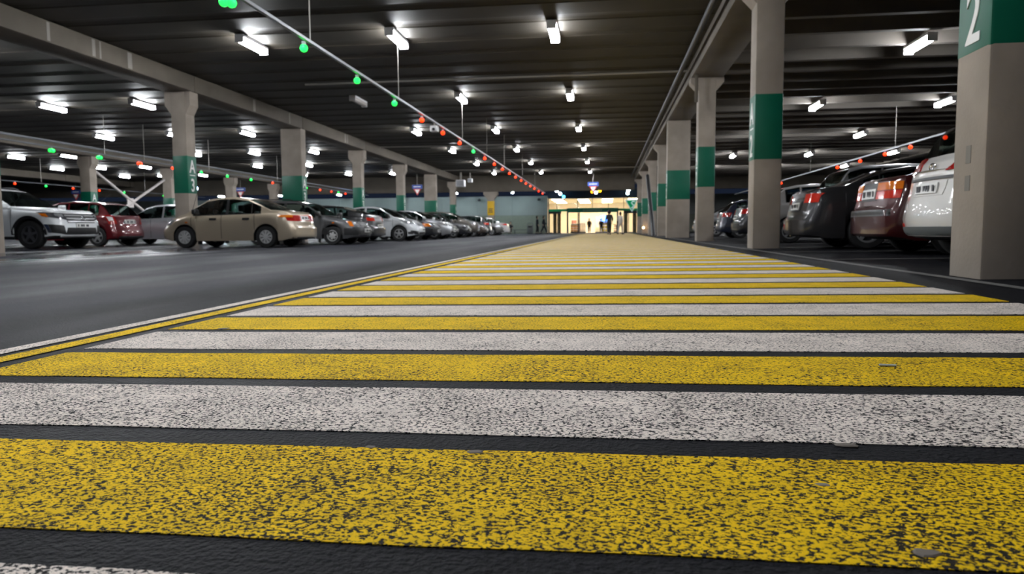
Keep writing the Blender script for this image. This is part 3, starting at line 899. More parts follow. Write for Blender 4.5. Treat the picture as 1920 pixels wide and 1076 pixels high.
WHEELS = {}
def wheel_mesh(R, wd, style):
    key = (R, wd, style)
    if key in WHEELS: return WHEELS[key]
    n = 28
    bm = bmesh.new()
    ri = R * (0.66 if style in ('alloy', 'dark') else 0.62)
    prof = [(ri, -wd / 2), (R * .93, -wd / 2), (R, -wd * .36), (R, wd * .36), (R * .93, wd / 2), (ri, wd / 2), (ri * .97, wd * .3), (ri * .97, -wd * .3)]
    rings = [[bm.verts.new((r * math.cos(2 * math.pi * k / n), y, r * math.sin(2 * math.pi * k / n))) for k in range(n)] for r, y in prof]
    for i in range(len(prof)):
        a, b = rings[i], rings[(i + 1) % len(prof)]
        for k in range(n):
            bm.faces.new((a[k], a[(k + 1) % n], b[(k + 1) % n], b[k]))
    bmesh.ops.recalc_face_normals(bm, faces=bm.faces[:])
    t = bpy.data.meshes.new('wheel'); bm.to_mesh(t); bm.free(); t.materials.append(TYRE)
    for p in t.polygons: p.use_smooth = True
    t.set_sharp_from_angle(angle=math.radians(40))
    # rim: outside is at -y
    bm = bmesh.new()
    def disc(r0, r1, y0, y1):
        A = [bm.verts.new((r0 * math.cos(2 * math.pi * k / n), y0, r0 * math.sin(2 * math.pi * k / n))) for k in range(n)]
        B = [bm.verts.new((r1 * math.cos(2 * math.pi * k / n), y1, r1 * math.sin(2 * math.pi * k / n))) for k in range(n)]
        fs = [bm.faces.new((A[k], A[(k + 1) % n], B[(k + 1) % n], B[k])) for k in range(n)]
        return fs
    yo = -wd * .44
    for f in disc(ri * .99, ri * .86, yo, yo - .004): f.material_index = 0
    for f in disc(ri * .86, ri * .84, yo - .004, yo + .05): f.material_index = 0
    for f in disc(ri * .86, .001, yo + .05, yo + .05): f.material_index = 1
    ns = {'alloy': 5, 'dark': 5, 'cap': 9, 'steel': 6}[style]
    for s in range(ns):
        a = 2 * math.pi * (s + .25) / ns
        hw0, hw1 = (ri * .17, ri * .10) if ns == 5 else ((ri * .07, ri * .19) if style == 'cap' else (ri * .2, ri * .16))
        ca, sa = math.cos(a), math.sin(a)
        rr = ri * (.88 if style != 'steel' else .66)
        pts = [(ri * .1, -hw0), (rr, -hw1), (rr, hw1), (ri * .1, hw0)]
        top = [bm.verts.new((p * ca - q * sa, yo - (.012 if p < ri * .5 else .0), p * sa + q * ca)) for p, q in pts]
        bot = [bm.verts.new((p * ca - q * sa, yo + .045, p * sa + q * ca)) for p, q in pts]
        bm.faces.new(top)
        for i in range(4):
            bm.faces.new((top[i], top[(i + 1) % 4], bot[(i + 1) % 4], bot[i]))
    for f in disc(ri * .24, ri * .001, yo - .014, yo - .02): f.material_index = 0
    for f in disc(ri * .24, ri * .24, yo - .014, yo + .04): f.material_index = 0
    bmesh.ops.recalc_face_normals(bm, faces=bm.faces[:])
    rm = bpy.data.meshes.new('rim'); bm.to_mesh(rm); bm.free()
    rm.materials.append({'alloy': RIM_S, 'dark': RIM_D, 'cap': CAP, 'steel': CAP}[style]); rm.materials.append(UNDER)
    WHEELS[key] = (t, rm)
    return t, rm

class Car:
    """a lofted body shell with wheel arches; glazing, lamps, plates, seams follow its surface.
    +x is the nose, y = left, origin on the ground under the centre"""
    def __init__(s, kind, label, loc, heading, spec, color, lod=2):
        x, y = loc
        s.sp = spec; s.kind = kind; s.lod = lod
        s.root = bpy.data.objects.new(kind, None); s.root.empty_display_size = 0.3
        COL.objects.link(s.root)
        sx = 0.0099 if -2.4 < x < 8 else 0.0
        nrm = Vector((-sx, -0.0043, 1)).normalized()
        fwd = Vector((math.cos(heading), math.sin(heading), 0)); fwd = (fwd - nrm * fwd.dot(nrm)).normalized()
        lf = nrm.cross(fwd)
        m = Matrix.Identity(4)
        for i in range(3):
            m[i][0] = fwd[i]; m[i][1] = lf[i]; m[i][2] = nrm[i]
        m.translation = (x, y, fl(x, y))
        s.root.matrix_world = m
        tag(s.root, label, 'car')
        s.paint = color
        s.build()

    def halfw(s, x):
        sp = s.sp; L2 = sp['L'] / 2; w = sp['W'] / 2
        def rnd(d, ln, amt):     # d: distance to the end
            t = max(0.0, 1 - d / ln)
            return 1 - amt * t ** 2.2 - 0.10 * max(0.0, 1 - d / 0.13) ** 2
        return w * rnd(L2 - x, sp.get('fr', .85), sp.get('fa', .17)) * rnd(L2 + x, sp.get('rr', .8), sp.get('ra', .10))

    def zlow(s, x):
        sp = s.sp; z = sp['zb']
        L2 = sp['L'] / 2
        z += 0.06 * sm((abs(x) - L2 + .45) / .45)
        for xw in sp['axles']:
            d = abs(x - xw); ra = sp['R'] + sp.get('gap', .055)
            if d < ra:
                z = max(z, sp['R'] + math.sqrt(max(0, ra * ra - d * d)) * 1.0)
        return z

    def build(s):
        sp = s.sp; L2 = sp['L'] / 2
        xs = set()
        x = -L2
        while x <= L2 + 1e-6:
            xs.add(round(x, 4)); x += 0.10
        for e in (0.0, .015, .04, .08, .14, .22):
            xs.add(round(L2 - e, 4)); xs.add(round(-L2 + e, 4))
        for t in (sp['top'], sp['belt']):
            for p, _ in t: xs.add(round(max(-L2, min(L2, p)), 4))
        for w0 in sp['win']:
            xs.add(w0[0]); xs.add(w0[1])
        ra = sp['R'] + sp.get('gap', .055)
        for xw in sp['axles']:
            for k in range(17):
                xs.add(round(xw + ra * math.cos(math.pi * k / 16), 4))
            xs.add(round(xw + ra + .004, 4)); xs.add(round(xw - ra - .004, 4))
        xs = sorted(xs)
        keep = [xs[0]]
        for q in xs[1:]:
            if q - keep[-1] > .0035: keep.append(q)
        xs = keep
        nose, tail = sp.get('nose', [(0, 0)]), sp.get('tail', [(0, 0)])
        tum = sp.get('tum', .30)
        half = []
        def deform(x, y, z):
            w = s.halfw(0)
            if x > L2 - .55:
                k = sm((x - L2 + .55) / .55)
                x = x + k * interp(nose, z) - k * sp.get('fbow', .10) * (y / w) ** 2
            if x < -L2 + .55:
                k = sm((-x - L2 + .55) / .55)
                x = x - k * interp(tail, z) + k * sp.get('rbow', .07) * (y / w) ** 2
            return (x, y, z)
        for x in xs:
            w = s.halfw(x); zl = s.zlow(x); top = interp(sp['top'], x); belt = min(interp(sp['belt'], x), top - .012)
            h = top - belt
            zb = sp['zb'] + 0.06 * sm((abs(x) - L2 + .45) / .45)
            zl = min(zl, belt - .08)
            R = [(0, zb), (w - .27, zb), (w - .26, zl), (w * .965, zl)]
            for fr, k in ((.10, .985), (.30, .995), (.55, 1.0), (.78, .992), (.93, .972)):
                R.append((w * k, zl + (belt - zl) * fr))
            wb = w * .945
            R.append((wb, belt))
            for fr in (.05, .33, .62, .86):
                R.append((wb - tum * h * fr - .004, belt + h * fr))
            wr = wb - tum * h
            rd = min(.07, .35 * h + .02)
            R.append((wr - rd * .45, belt + h * .95))
            R.append((wr - rd * 1.3, belt + h * .985))
            R.append(((wr - rd) * .55, belt + h * (.995)))
            R.append((0, top))
            half.append([deform(x, yy, zz) for yy, zz in R])
        nr = len(half[0])
        IB = 9                           # belt row
        glass = {}
        bm = bmesh.new(); cache = {}
        def V(i, j, sd):
            if j in (0, nr - 1): sd = 1
            k = (i, j, sd)
            if k not in cache:
                p = half[i][j]; cache[k] = bm.verts.new((p[0], p[1] * sd, p[2]))
            return cache[k]
        under = []
        for i in range(len(xs) - 1):
            xm = (xs[i] + xs[i + 1]) / 2
            for j in range(nr - 1):
                for sd in (1, -1):
                    vs = [V(i, j, sd), V(i + 1, j, sd), V(i + 1, j + 1, sd), V(i, j + 1, sd)]
                    u = []
                    for v in vs:
                        if v not in u: u.append(v)
                    if len(u) < 3: continue
                    name = None
                    if IB + 1 <= j < IB + 4:
                        for wi, w0 in enumerate(sp['win']):
                            if w0[0] <= xm <= w0[1]: name = ('side_window', sd, wi)
                    elif j >= IB + 5:
                        if sp['ws'][0] <= xm <= sp['ws'][1]: name = ('windshield', 0, 0)
                        elif sp['rw'][0] <= xm <= sp['rw'][1]: name = ('rear_window', 0, 0)
                    if name:
                        glass.setdefault(name, []).append([tuple(v.co) for v in u])
                    else:
                        try:
                            f = bm.faces.new(u)
                        except ValueError:
                            continue
                        if j < 3: f.material_index = 1
                        elif sp.get('clad') and j < 4: f.material_index = 2
                        elif sp.get('pillar') and IB <= j < IB + 4 and sp['win'][0][0] < xm < sp['win'][-1][1]: f.material_index = 2
        # ends
        for i, sgn in ((0, -1), (len(xs) - 1, 1)):
            nc = 7
            for j in range(1, nr - 1):
                def row(jj):
                    a = half[i][jj]
                    return [V(i, jj, -1) if c == 0 else V(i, jj, 1) if c == nc - 1 else None for c in range(nc)], a
                for_rows = []
                for jj in (j, j + 1):
                    if jj == nr - 1:
                        for_rows.append([V(i, nr - 1, 1)] * nc); continue
                    a = half[i][jj]
                    rr = []
                    for c in range(nc):
                        k = ('cap', i, jj, c)
                        if c == 0: rr.append(V(i, jj, -1))
                        elif c == nc - 1: rr.append(V(i, jj, 1))
                        else:
                            if k not in cache:
                                t = -1 + 2 * c / (nc - 1)
                                cache[k] = bm.verts.new((a[0] + sgn * (sp.get('fbow', .10) if sgn > 0 else sp.get('rbow', .07)) * .8 * (1 - t * t), a[1] * t, a[2]))
                            rr.append(cache[k])
                    for_rows.append(rr)
                for c in range(nc - 1):
                    u = []
                    for v in (for_rows[0][c], for_rows[0][c + 1], for_rows[1][c + 1], for_rows[1][c]):
                        if v not in u: u.append(v)
                    if len(u) >= 3:
                        try:
                            f = bm.faces.new(u)
                            if j < 3: f.material_index = 1
                        except ValueError: pass
        bmesh.ops.remove_doubles(bm, verts=bm.verts[:], dist=.0008)
        bmesh.ops.recalc_face_normals(bm, faces=bm.faces[:])
        full = bm.copy()
        for fs in glass.values():
            for c in fs:
                try: full.faces.new([full.verts.new(p) for p in c])
                except ValueError: pass
        s.bvh = BVHTree.FromBMesh(full); full.free()
        s.body = mesh_obj('body', bm, [s.paint, UNDER, BLK], s.root, 38, recalc=False)
        # glazing
        for (nm, sd, wi), fs in glass.items():
            g = bmesh.new()
            for c in fs:
                g.faces.new([g.verts.new(p) for p in c])
            bmesh.ops.remove_doubles(g, verts=g.verts[:], dist=.001)
            o = mesh_obj(nm, g, CARGL, s.root, 60)
        # wheels
        R, wd = sp['R'], sp.get('wd', .20)
        t, rm = wheel_mesh(R, wd, sp.get('wheel', 'alloy'))
        w = sp['W'] / 2
        for xw in sp['axles']:
            for sd in (-1, 1):
                o = inst('wheel', t, s.root, (xw, sd * (w - wd / 2 - .015), R), (0, 0, 0 if sd < 0 else math.pi))
                inst('rim', rm, o)
        if s.lod >= 1:
            # seats, dashboard
            zf = interp(sp['belt'], 0)
            for xx in (sp['seat'] if 'seat' in sp else (.25, -.75)):
                for yy in (-.36, .36):
                    b = bmesh.new()
                    add_box(b, xx - .12, xx + .02, yy - .24, yy + .24, sp['zb'] + .1, zf + .10, .04)
                    add_box(b, xx - .14, xx - .04, yy - .13, yy + .13, zf + .13, zf + .32, .04)
                    add_box(b, xx - .05, xx + .45, yy - .24, yy + .24, sp['zb'] + .06, sp['zb'] + .3, .04)
                    mesh_obj('seat', b, SEATM, s.root, 50)
            xd = sp['ws'][1] - .35
            b = bmesh.new(); add_box(b, xd - .25, xd + .2, -w * .78, w * .78, zf - .35, zf - .03, .05)
            mesh_obj('dashboard', b, SEATM, s.root, 50)
            b = bmesh.new()
            c = Vector((xd - .38, .36, zf + .0)); pts = [c + Vector((.10 * math.sin(a), .18 * math.cos(a), .16 * math.sin(a))) for a in [2 * math.pi * k / 14 for k in range(15)]]
            add_tube(b, pts, .016, 6, False); mesh_obj('steering_wheel', b, SEATM, s.root, 60)

    # --- pieces that follow the surface
    def hit(s, d, p, q):
        """d: 'f','r' -> (y,z) ; 'l','s' (right side) -> (x,z); returns point+normal"""
        if d == 'f': o, v = Vector((4, p, q)), Vector((-1, 0, 0))
        elif d == 'r': o, v = Vector((-4, p, q)), Vector((1, 0, 0))
        elif d == 'l': o, v = Vector((p, 3, q)), Vector((0, -1, 0))
        elif d == 't': o, v = Vector((p, q, 4)), Vector((0, 0, -1))
        else: o, v = Vector((p, -3, q)), Vector((0, 1, 0))
        r = s.bvh.ray_cast(o, v)
        if r[0] is None: return None
        n = r[1]
        if n.dot(v) > 0: n = -n
        return r[0], n
    def patch(s, name, d, quad, m, off=.008, th=.03, nu=6, nv=4, parent=None):
        """quad: 4 corners (bl, br, tr, tl) in the projection plane of d"""
        bm = bmesh.new(); G = []
        for j in range(nv + 1):
            row = []
            for i in range(nu + 1):
                a, b = i / nu, j / nv
                p = [quad[0][k] * (1 - a) * (1 - b) + quad[1][k] * a * (1 - b) + quad[2][k] * a * b + quad[3][k] * (1 - a) * b for k in (0, 1)]
                h = s.hit(d, *p)
                if h is None: row.append(None); continue
                row.append((bm.verts.new(h[0] + h[1] * off), bm.verts.new(h[0] - h[1] * th)))
            G.append(row)
        def q(a, b, c, e):
            try: bm.faces.new((a, b, c, e))
            except ValueError: pass
        for j in range(nv):
            for i in range(nu):
                c = (G[j][i], G[j][i + 1], G[j + 1][i + 1], G[j + 1][i])
                if None in c: continue
                q(*(k[0] for k in c))
                if j == 0: q(c[0][1], c[1][1], c[1][0], c[0][0])
                if j == nv - 1: q(c[3][0], c[2][0], c[2][1], c[3][1])
                if i == 0: q(c[0][1], c[0][0], c[3][0], c[3][1])
                if i == nu - 1: q(c[1][0], c[1][1], c[2][1], c[2][0])
        if not bm.faces:
            bm.free(); return None
        for v in [v for v in bm.verts if not v.link_faces]: bm.verts.remove(v)
        return mesh_obj(name, bm, m, parent or s.root, 50)
    def sym(s, name, d, quad, m, **k):
        s.patch(name, d, quad, m, **k)
        s.patch(name, d, [(-p, q) for p, q in quad], m, **k)
    def sides(s, name, quad, m, **k):
        s.patch(name, 'l', quad, m, **k); s.patch(name, 's', quad, m, **k)
    def plate(s, d, y, z, w=.52, h=.115):
        o = s.patch('number_plate', d, [(y - w / 2, z - h / 2), (y + w / 2, z - h / 2), (y + w / 2, z + h / 2), (y - w / 2, z + h / 2)], PLATE, off=.022)
        bm = bmesh.new()
        sg = 1 if d == 'f' else -1
        c = s.hit(d, y, z)[0]
        for i in range(8):
            if i in (1, 5): continue
            yy = y - w * .42 + w * .105 * i
            add_box(bm, c.x + sg * .020, c.x + sg * .028, yy, yy + w * .07, z - h * .3, z + h * .3)
        mesh_obj('plate_print', bm, PLMARK, o)['kind'] = 'stuff'
    def seams(s, xs, x_handles, z_h, z0=None, hm=None):
        z0 = z0 or s.sp['zb'] + .06
        for x in xs:
            zt = interp(s.sp['belt'], x)
            s.sides('door_seam', [(x - .006, z0), (x + .006, z0), (x + .006, zt), (x - .006, zt)], BLK, off=.0045, th=.004, nu=1, nv=14)
        for x in x_handles:
            s.sides('door_handle', [(x - .10, z_h - .025), (x + .10, z_h - .025), (x + .10, z_h + .03), (x - .10, z_h + .03)], hm or s.paint, off=.03, th=.01, nu=4, nv=2)
    def mirrors(s, x, z, m=None):
        for sd in (1, -1):
            w = s.sp['W'] / 2
            bm = bmesh.new()
            add_box(bm, x - .06, x + .07, sd * (w + .11) - .11, sd * (w + .11) + .11, z, z + .15, .04)
            add_box(bm, x - .02, x + .06, min(sd * (w - .1), sd * (w + .05)), max(sd * (w - .1), sd * (w + .05)), z, z + .05)
            mesh_obj('side_mirror', bm, m or s.paint, s.root, 50)
    def front(s, zl0, zl1, yl0, yl1, gz0, gz1, gy, plate_z=None, plate_y=0, bump=None, amber=None, gm=None):
        s.sym('headlight', 'f', [(yl0, zl0), (yl1, zl0 + .03), (yl1 + .02, zl1 + .03), (yl0, zl1)], LIGHTC, off=.012, nu=8)
        s.patch('grille', 'f', [(-gy, gz0), (gy, gz0), (gy, gz1), (-gy, gz1)], gm or BLK, off=.008, nu=8)
        if bump:
            s.patch('lower_grille', 'f', [(-bump[0], bump[1]), (bump[0], bump[1]), (bump[0], bump[2]), (-bump[0], bump[2])], BLK, off=.004, nu=10)
        if plate_z: s.plate('f', plate_y, plate_z)
        if amber: s.sym('turn_signal', 'f', [(amber[0], amber[2]), (amber[1], amber[2]), (amber[1], amber[3]), (amber[0], amber[3])], AMBL, off=.015, nu=5)

def SP(L, W, H, wb, fo, R, top, belt, ws, rw, win, **k):
    d = dict(L=L, W=W, H=H, R=R, top=top, belt=belt, ws=ws, rw=rw, win=win, zb=.20)
    d['axles'] = (round(L / 2 - fo, 3), round(L / 2 - fo - wb, 3))
    d.update(k)
    return d

def sedan(L=4.40, W=1.72, H=1.42, wb=2.62, fo=.86, R=.305, trunk=.98, hood=.92, **k):
    l = L / 2
    top = [(-l, .70), (-l + .06, trunk - .06), (-l + .2, trunk), (-l + .72, trunk + .04), (-l + 1.42, H - .06), (-l + 1.85, H), (-l + 2.3, H - .005), (-l + 2.65, H - .07),
           (-l + 3.28, hood + .03), (-l + 3.45, hood - .01), (l - .35, hood - .14), (l - .1, hood - .22), (l, hood - .36)]
    belt = [(-l, .62), (-l + .2, trunk - .08), (-l + .8, trunk - .05), (-l + 2.0, .915), (-l + 3.2, hood - .04), (l - .35, hood - .2), (l, hood - .42)]
    k.setdefault('nose', [(.2, -.07), (.32, 0), (.52, 0), (.62, -.05), (.9, -.14)])
    k.setdefault('tail', [(.2, -.08), (.30, 0), (.54, 0), (.60, -.06), (1.0, -.09)])
    return SP(L, W, H, wb, fo, R, top, belt, (-l + 2.66, -l + 3.27), (-l + .74, -l + 1.40),
              [(-l + 1.02, -l + 1.28), (-l + 1.31, -l + 1.98), (-l + 2.06, -l + 3.04)], **k)

def hatch(L=4.10, W=1.72, H=1.47, wb=2.56, fo=.82, R=.31, hood=.96, **k):
    l = L / 2
    top = [(-l, .86), (-l + .03, .97), (-l + .12, 1.02), (-l + .62, H - .10), (-l + .95, H - .03), (-l + 1.6, H), (-l + 2.15, H - .04), (-l + 2.45, H - .13),
           (-l + 3.05, hood + .02), (-l + 3.22, hood - .03), (l - .3, hood - .17), (l - .08, hood - .27), (l, hood - .42)]
    belt = [(-l, .80), (-l + .15, .97), (-l + .6, 1.0), (-l + 1.8, .95), (-l + 2.9, hood - .05), (l - .3, hood - .24), (l, hood - .48)]
    k.setdefault('nose', [(.2, -.08), (.34, 0), (.52, 0), (.64, -.06), (.9, -.18)])
    k.setdefault('tail', [(.2, -.08), (.32, 0), (.52, 0), (.60, -.07), (1.0, -.10)])
    return SP(L, W, H, wb, fo, R, top, belt, (-l + 2.46, -l + 3.04), (-l + .13, -l + .60),
              [(-l + .62, -l + .98), (-l + 1.02, -l + 1.70), (-l + 1.77, -l + 2.82)], **k)

def suv(L=5.0, W=1.95, H=1.76, wb=2.98, fo=.92, R=.385, hood=1.14, **k):
    l = L / 2
    top = [(-l, 1.02), (-l + .05, 1.12), (-l + .12, 1.18), (-l + .55, H - .10), (-l + .8, H - .03), (-l + 1.6, H), (-l + 2.4, H - .03), (-l + 2.7, H - .10),
           (-l + 3.50, hood + .05), (-l + 3.66, hood + .01), (l - .42, hood - .06), (l - .14, hood - .12), (l - .04, hood - .20), (l, hood - .30)]
    belt = [(-l, .96), (-l + .2, 1.14), (-l + 1.0, 1.13), (-l + 2.2, 1.08), (-l + 3.4, hood - .04), (l - .4, hood - .13), (l, hood - .36)]
    k.setdefault('nose', [(.25, -.12), (.42, 0), (.62, 0), (.75, -.02), (1.1, -.09)])
    k.setdefault('tail', [(.25, -.08), (.40, 0), (.62, 0), (.70, -.06), (1.2, -.12)])
    k.setdefault('zb', .27); k.setdefault('gap', .075); k.setdefault('wd', .25)
    return SP(L, W, H, wb, fo, R, top, belt, (-l + 2.72, -l + 3.48), (-l + .16, -l + .54),
              [(-l + .5, -l + 1.18), (-l + 1.22, -l + 2.05), (-l + 2.12, -l + 3.22)], **k)

def wagon(L=4.45, W=1.70, H=1.44, wb=2.58, fo=.88, R=.30, hood=.93, **k):
    l = L / 2
    top = [(-l, .80), (-l + .03, .94), (-l + .10, .99), (-l + .42, H - .07), (-l + .7, H - .02), (-l + 1.6, H), (-l + 2.3, H - .02), (-l + 2.62, H - .10),
           (-l + 3.25, hood + .02), (-l + 3.42, hood - .02), (l - .3, hood - .13), (l - .08, hood - .2), (l, hood - .34)]
    belt = [(-l, .74), (-l + .2, .93), (-l + 1.8, .92), (-l + 3.15, hood - .05), (l - .3, hood - .2), (l, hood - .4)]
    k.setdefault('nose', [(.2, -.06), (.32, 0), (.52, 0), (.6, -.05), (.9, -.1)])
    k.setdefault('tail', [(.2, -.06), (.32, 0), (.52, 0), (.60, -.07), (1.0, -.10)])
    return SP(L, W, H, wb, fo, R, top, belt, (-l + 2.63, -l + 3.23), (-l + .11, -l + .40),
              [(-l + .45, -l + 1.16), (-l + 1.21, -l + 1.90), (-l + 1.97, -l + 3.0)], **k)

PI = math.pi
def tail_std(c, z0, z1, y0, y1, plate_z, m=REDL, am=None, split=None):
    c.sym('tail_light', 'r', [(y0, z0), (y1, z0 + .01), (y1, z1), (y0, z1)], m, off=.012, nu=8)
    if am:
        c.sym('turn_signal', 'r', [(am[0], am[2]), (am[1], am[2]), (am[1], am[3]), (am[0], am[3])], AMBL, off=.018, nu=5)
    if plate_z: c.plate('r', 0, plate_z)

# 1 beige sedan, tail to the lane, seen from its left side
def mazda():
    c = Car('sedan', 'beige four-door sedan parked side-on before the A 3 column', (-10.51, 19.28), PI, sedan(L=4.12, wb=2.42, fo=.82, H=1.43, hood=.93, trunk=1.0, wheel='cap', R=.305, pillar=True), paint('beige', (0.47, 0.39, 0.29, 1), .4))
    c.seams((-.86, .12, 1.02), (-.62, .36), .80, hm=BLK)
    c.mirrors(.80, .93, BLK)
    c.front(.62, .76, .40, .80, .60, .72, .34, .40, bump=(.6, .26, .34))
    c.patch('tail_panel', 'r', [(-.40, .74), (.40, .74), (.40, .90), (-.40, .90)], REDL, off=.012, nu=10)
    tail_std(c, .73, .90, .38, .80, None, REDL, (.66, .83, .835, .90))
    c.plate('r', 0, .82)
    c.patch('bumper_strip', 'r', [(-.75, .24), (.75, .24), (.75, .29), (-.75, .29)], BLK, off=.01, nu=10)
    c.sides('side_marker', [(1.12, .70), (1.20, .70), (1.20, .735), (1.12, .735)], AMBL, off=.012, nu=2, nv=2)
    for sd in (-1, 1):
        for xw in c.sp['axles']:
            box('mud_flap', xw - .40, xw - .385, sd * .72 - .1, sd * .72 + .1, .10, .32, BLK, c.root)
    tube('antenna', [(1.08, .72, .93), (.80, .80, 1.6)], .006, BLK, c.root, 5)
    tube('exhaust_pipe', [(-1.9, -.45, .26), (-2.08, -.45, .25)], .03, RIM_D, c.root)
mazda()

# 2 dark grey wagon nosing towards the lane
def greywagon():
    c = Car('wagon', 'grey wagon with roof rails and amber corner signals, nosing out beside the beige sedan', (-10.18, 22.82), 0.0, wagon(H=1.46, wheel='steel', pillar=True), paint('dim_grey', (0.12, 0.12, 0.124, 1), .5))
    c.seams((-.95, .05, 1.12), (-.7, .32), .80, hm=BLK)
    c.mirrors(.92, .94, BLK)
    c.front(.60, .74, .38, .66, .60, .74, .34, .46, plate_y=.0, bump=(.5, .24, .32), amber=(.68, .76, .60, .76))
    c.patch('front_bumper', 'f', [(-.84, .34), (.84, .34), (.84, .56), (-.84, .56)], BLK, off=.02, nu=14)
    c.sides('side_marker', [(1.36, .70), (1.43, .70), (1.43, .74), (1.36, .74)], AMBL, off=.012, nu=2, nv=2)
    c.sides('bumper_side', [(1.75, .32), (2.15, .32), (2.15, .54), (1.75, .54)], BLK, off=.015, nu=5)
    for sd in (-1, 1):
        tube('roof_rail', [(-1.8, sd * .56, 1.44), (-1.7, sd * .57, 1.49), (-.2, sd * .57, 1.50), (-.05, sd * .56, 1.44)], .018, BLK, c.root)
        box('mud_flap', .86, .875, sd * .72 - .1, sd * .72 + .1, .08, .30, BLK, c.root)
    tail_std(c, .70, .95, .62, .82, .6)
greywagon()

# 3 dark liftback, tail to the lane
def liftback():
    l = 4.5 / 2
    sp = sedan(L=4.5, H=1.40, hood=.93, trunk=1.02, fo=.88)
    sp['top'] = [(-l, .74), (-l + .05, .96), (-l + .18, 1.03), (-l + .38, 1.05), (-l + 1.5, 1.36), (-l + 1.95, 1.40), (-l + 2.4, 1.395), (-l + 2.75, 1.32), (-l + 3.40, .95), (-l + 3.55, .92), (l - .3, .78), (l, .56)]
    sp['rw'] = (-l + .45, -l + 1.46); sp['ws'] = (-l + 2.76, -l + 3.38)
    sp['win'] = [(-l + 1.0, -l + 1.38), (-l + 1.42, -l + 2.05), (-l + 2.12, -l + 3.14)]
    c = Car('liftback', 'dark grey liftback, red tail lights to the lane, past the grey wagon', (-10.55, 25.45), PI, sp, paint('graphite', (0.040, 0.040, 0.042, 1), .4))
    c.seams((-.9, .15, 1.15), (-.66, .38), .82)
    c.mirrors(.95, .94)
    tail_std(c, .80, .92, .42, .79, .62, REDB)
    c.patch('reflector_strip', 'r', [(-.42, .80), (.42, .80), (.42, .90), (-.42, .90)], RIM_D, off=.01, nu=8)
    c.patch('bumper_strip', 'r', [(-.8, .44), (.8, .44), (.8, .49), (-.8, .49)], BLK, off=.012, nu=12)
    c.front(.58, .72, .36, .8, .5, .58, .5, .42)
liftback()

# 4 white sedan nosing to the lane
def renault():
    c = Car('sedan', 'white sedan nosing to the lane behind the dark liftback', (-10.05, 29.9), 0.0, sedan(L=4.34, W=1.73, H=1.49, hood=1.0, trunk=1.05, wheel='alloy', R=.315, fo=.83), paint('white', (0.66, 0.68, 0.70, 1), .05))
    c.seams((-.95, .12, 1.08), (-.7, .35), .86)
    c.mirrors(.9, 1.0, BLK)
    c.front(.70, .86, .42, .84, .62, .80, .40, .48, bump=(.5, .24, .38))
    c.sym('fog_surround', 'f', [(.52, .26), (.82, .30), (.84, .46), (.58, .40)], BLK, off=.006)
    tail_std(c, .80, .95, .5, .82, .7)
renault()
# 5 black car with orange signal, 6 silver sedan and the row beyond
def dark5():
    c = Car('sedan', 'black older sedan with orange front signal just past the white sedan', (-10.1, 32.65), 0.0, sedan(L=4.5, W=1.72, H=1.42, hood=.95, wheel='steel'), paint('black', (0.012, 0.013, 0.017, 1), .2))
    c.seams((-.95, .12, 1.1), (-.7, .35), .82)
    c.mirrors(.9, .95)
    c.front(.62, .76, .36, .68, .58, .74, .30, .42, amber=(.68, .84, .62, .76), bump=(.5, .24, .34))
    c.patch('front_bumper', 'f', [(-.84, .36), (.84, .36), (.84, .54), (-.84, .54)], BLK, off=.02, nu=12)
dark5()
def silver6():
    c = Car('sedan', 'silver sedan with rounded nose past the black sedan in the left row', (-9.95, 35.5), 0.0, sedan(L=4.5, W=1.76, H=1.47, hood=.99, R=.32), paint('silver', (0.42, 0.43, 0.45, 1), .6))
    c.seams((-.95, .12, 1.1), (-.7, .35), .86)
    c.mirrors(.92, .98)
    c.front(.66, .80, .46, .84, .56, .70, .34, .42, bump=(.56, .25, .40))
silver6()
far = [('hatchback', 'dark grey hatchback beyond the silver sedan', 38.3, 0.0, hatch(), ('slate', (0.05, 0.052, 0.06, 1), .4)),
       ('sedan', 'black sedan two past the silver sedan in the left row', 41.1, 0.0, sedan(L=4.5, H=1.44), ('ink', (0.015, 0.015, 0.02, 1), .3)),
       ('suv', 'bronze grey SUV far along the left row', 44.2, 0.0, suv(L=4.4, W=1.82, H=1.62, wb=2.6, hood=1.08, R=.35, fo=.88), ('bronze', (0.13, 0.115, 0.10, 1), .5)),
       ('sedan', 'dark brown sedan, fourth beyond the silver one', 47.2, 0.0, sedan(L=4.5, H=1.44), ('umber', (0.06, 0.045, 0.038, 1), .4)),
       ('hatchback', 'dark hatchback showing red tail lights near the left row end', 50.2, PI, hatch(), ('soot', (0.03, 0.03, 0.034, 1), .3)),
       ('sedan', 'grey sedan second from the end of the left row', 55.0, 0.0, sedan(L=4.5, H=1.44), ('mid_grey', (0.12, 0.115, 0.11, 1), .5)),
       ('sedan', 'white sedan with red tail lights, last of the left row', 58.4, PI, sedan(L=4.5, H=1.46), ('milk', (0.62, 0.60, 0.60, 1), .05))]
for kind, lab, y, hd, sp, pc in far:
    c = Car(kind, lab, (-10.2, y), hd, sp, paint(*pc), lod=0)
    if hd == 0.0:
        z = .64 if kind != 'suv' else .80
        c.front(z, z + .14, .44, .82, z - .08, z + .06, .36, .44, bump=(.5, .26, .38))
    else:
        tail_std(c, .80, .95, .48, .82, .68, REDB)
    c.mirrors(.9, .96)

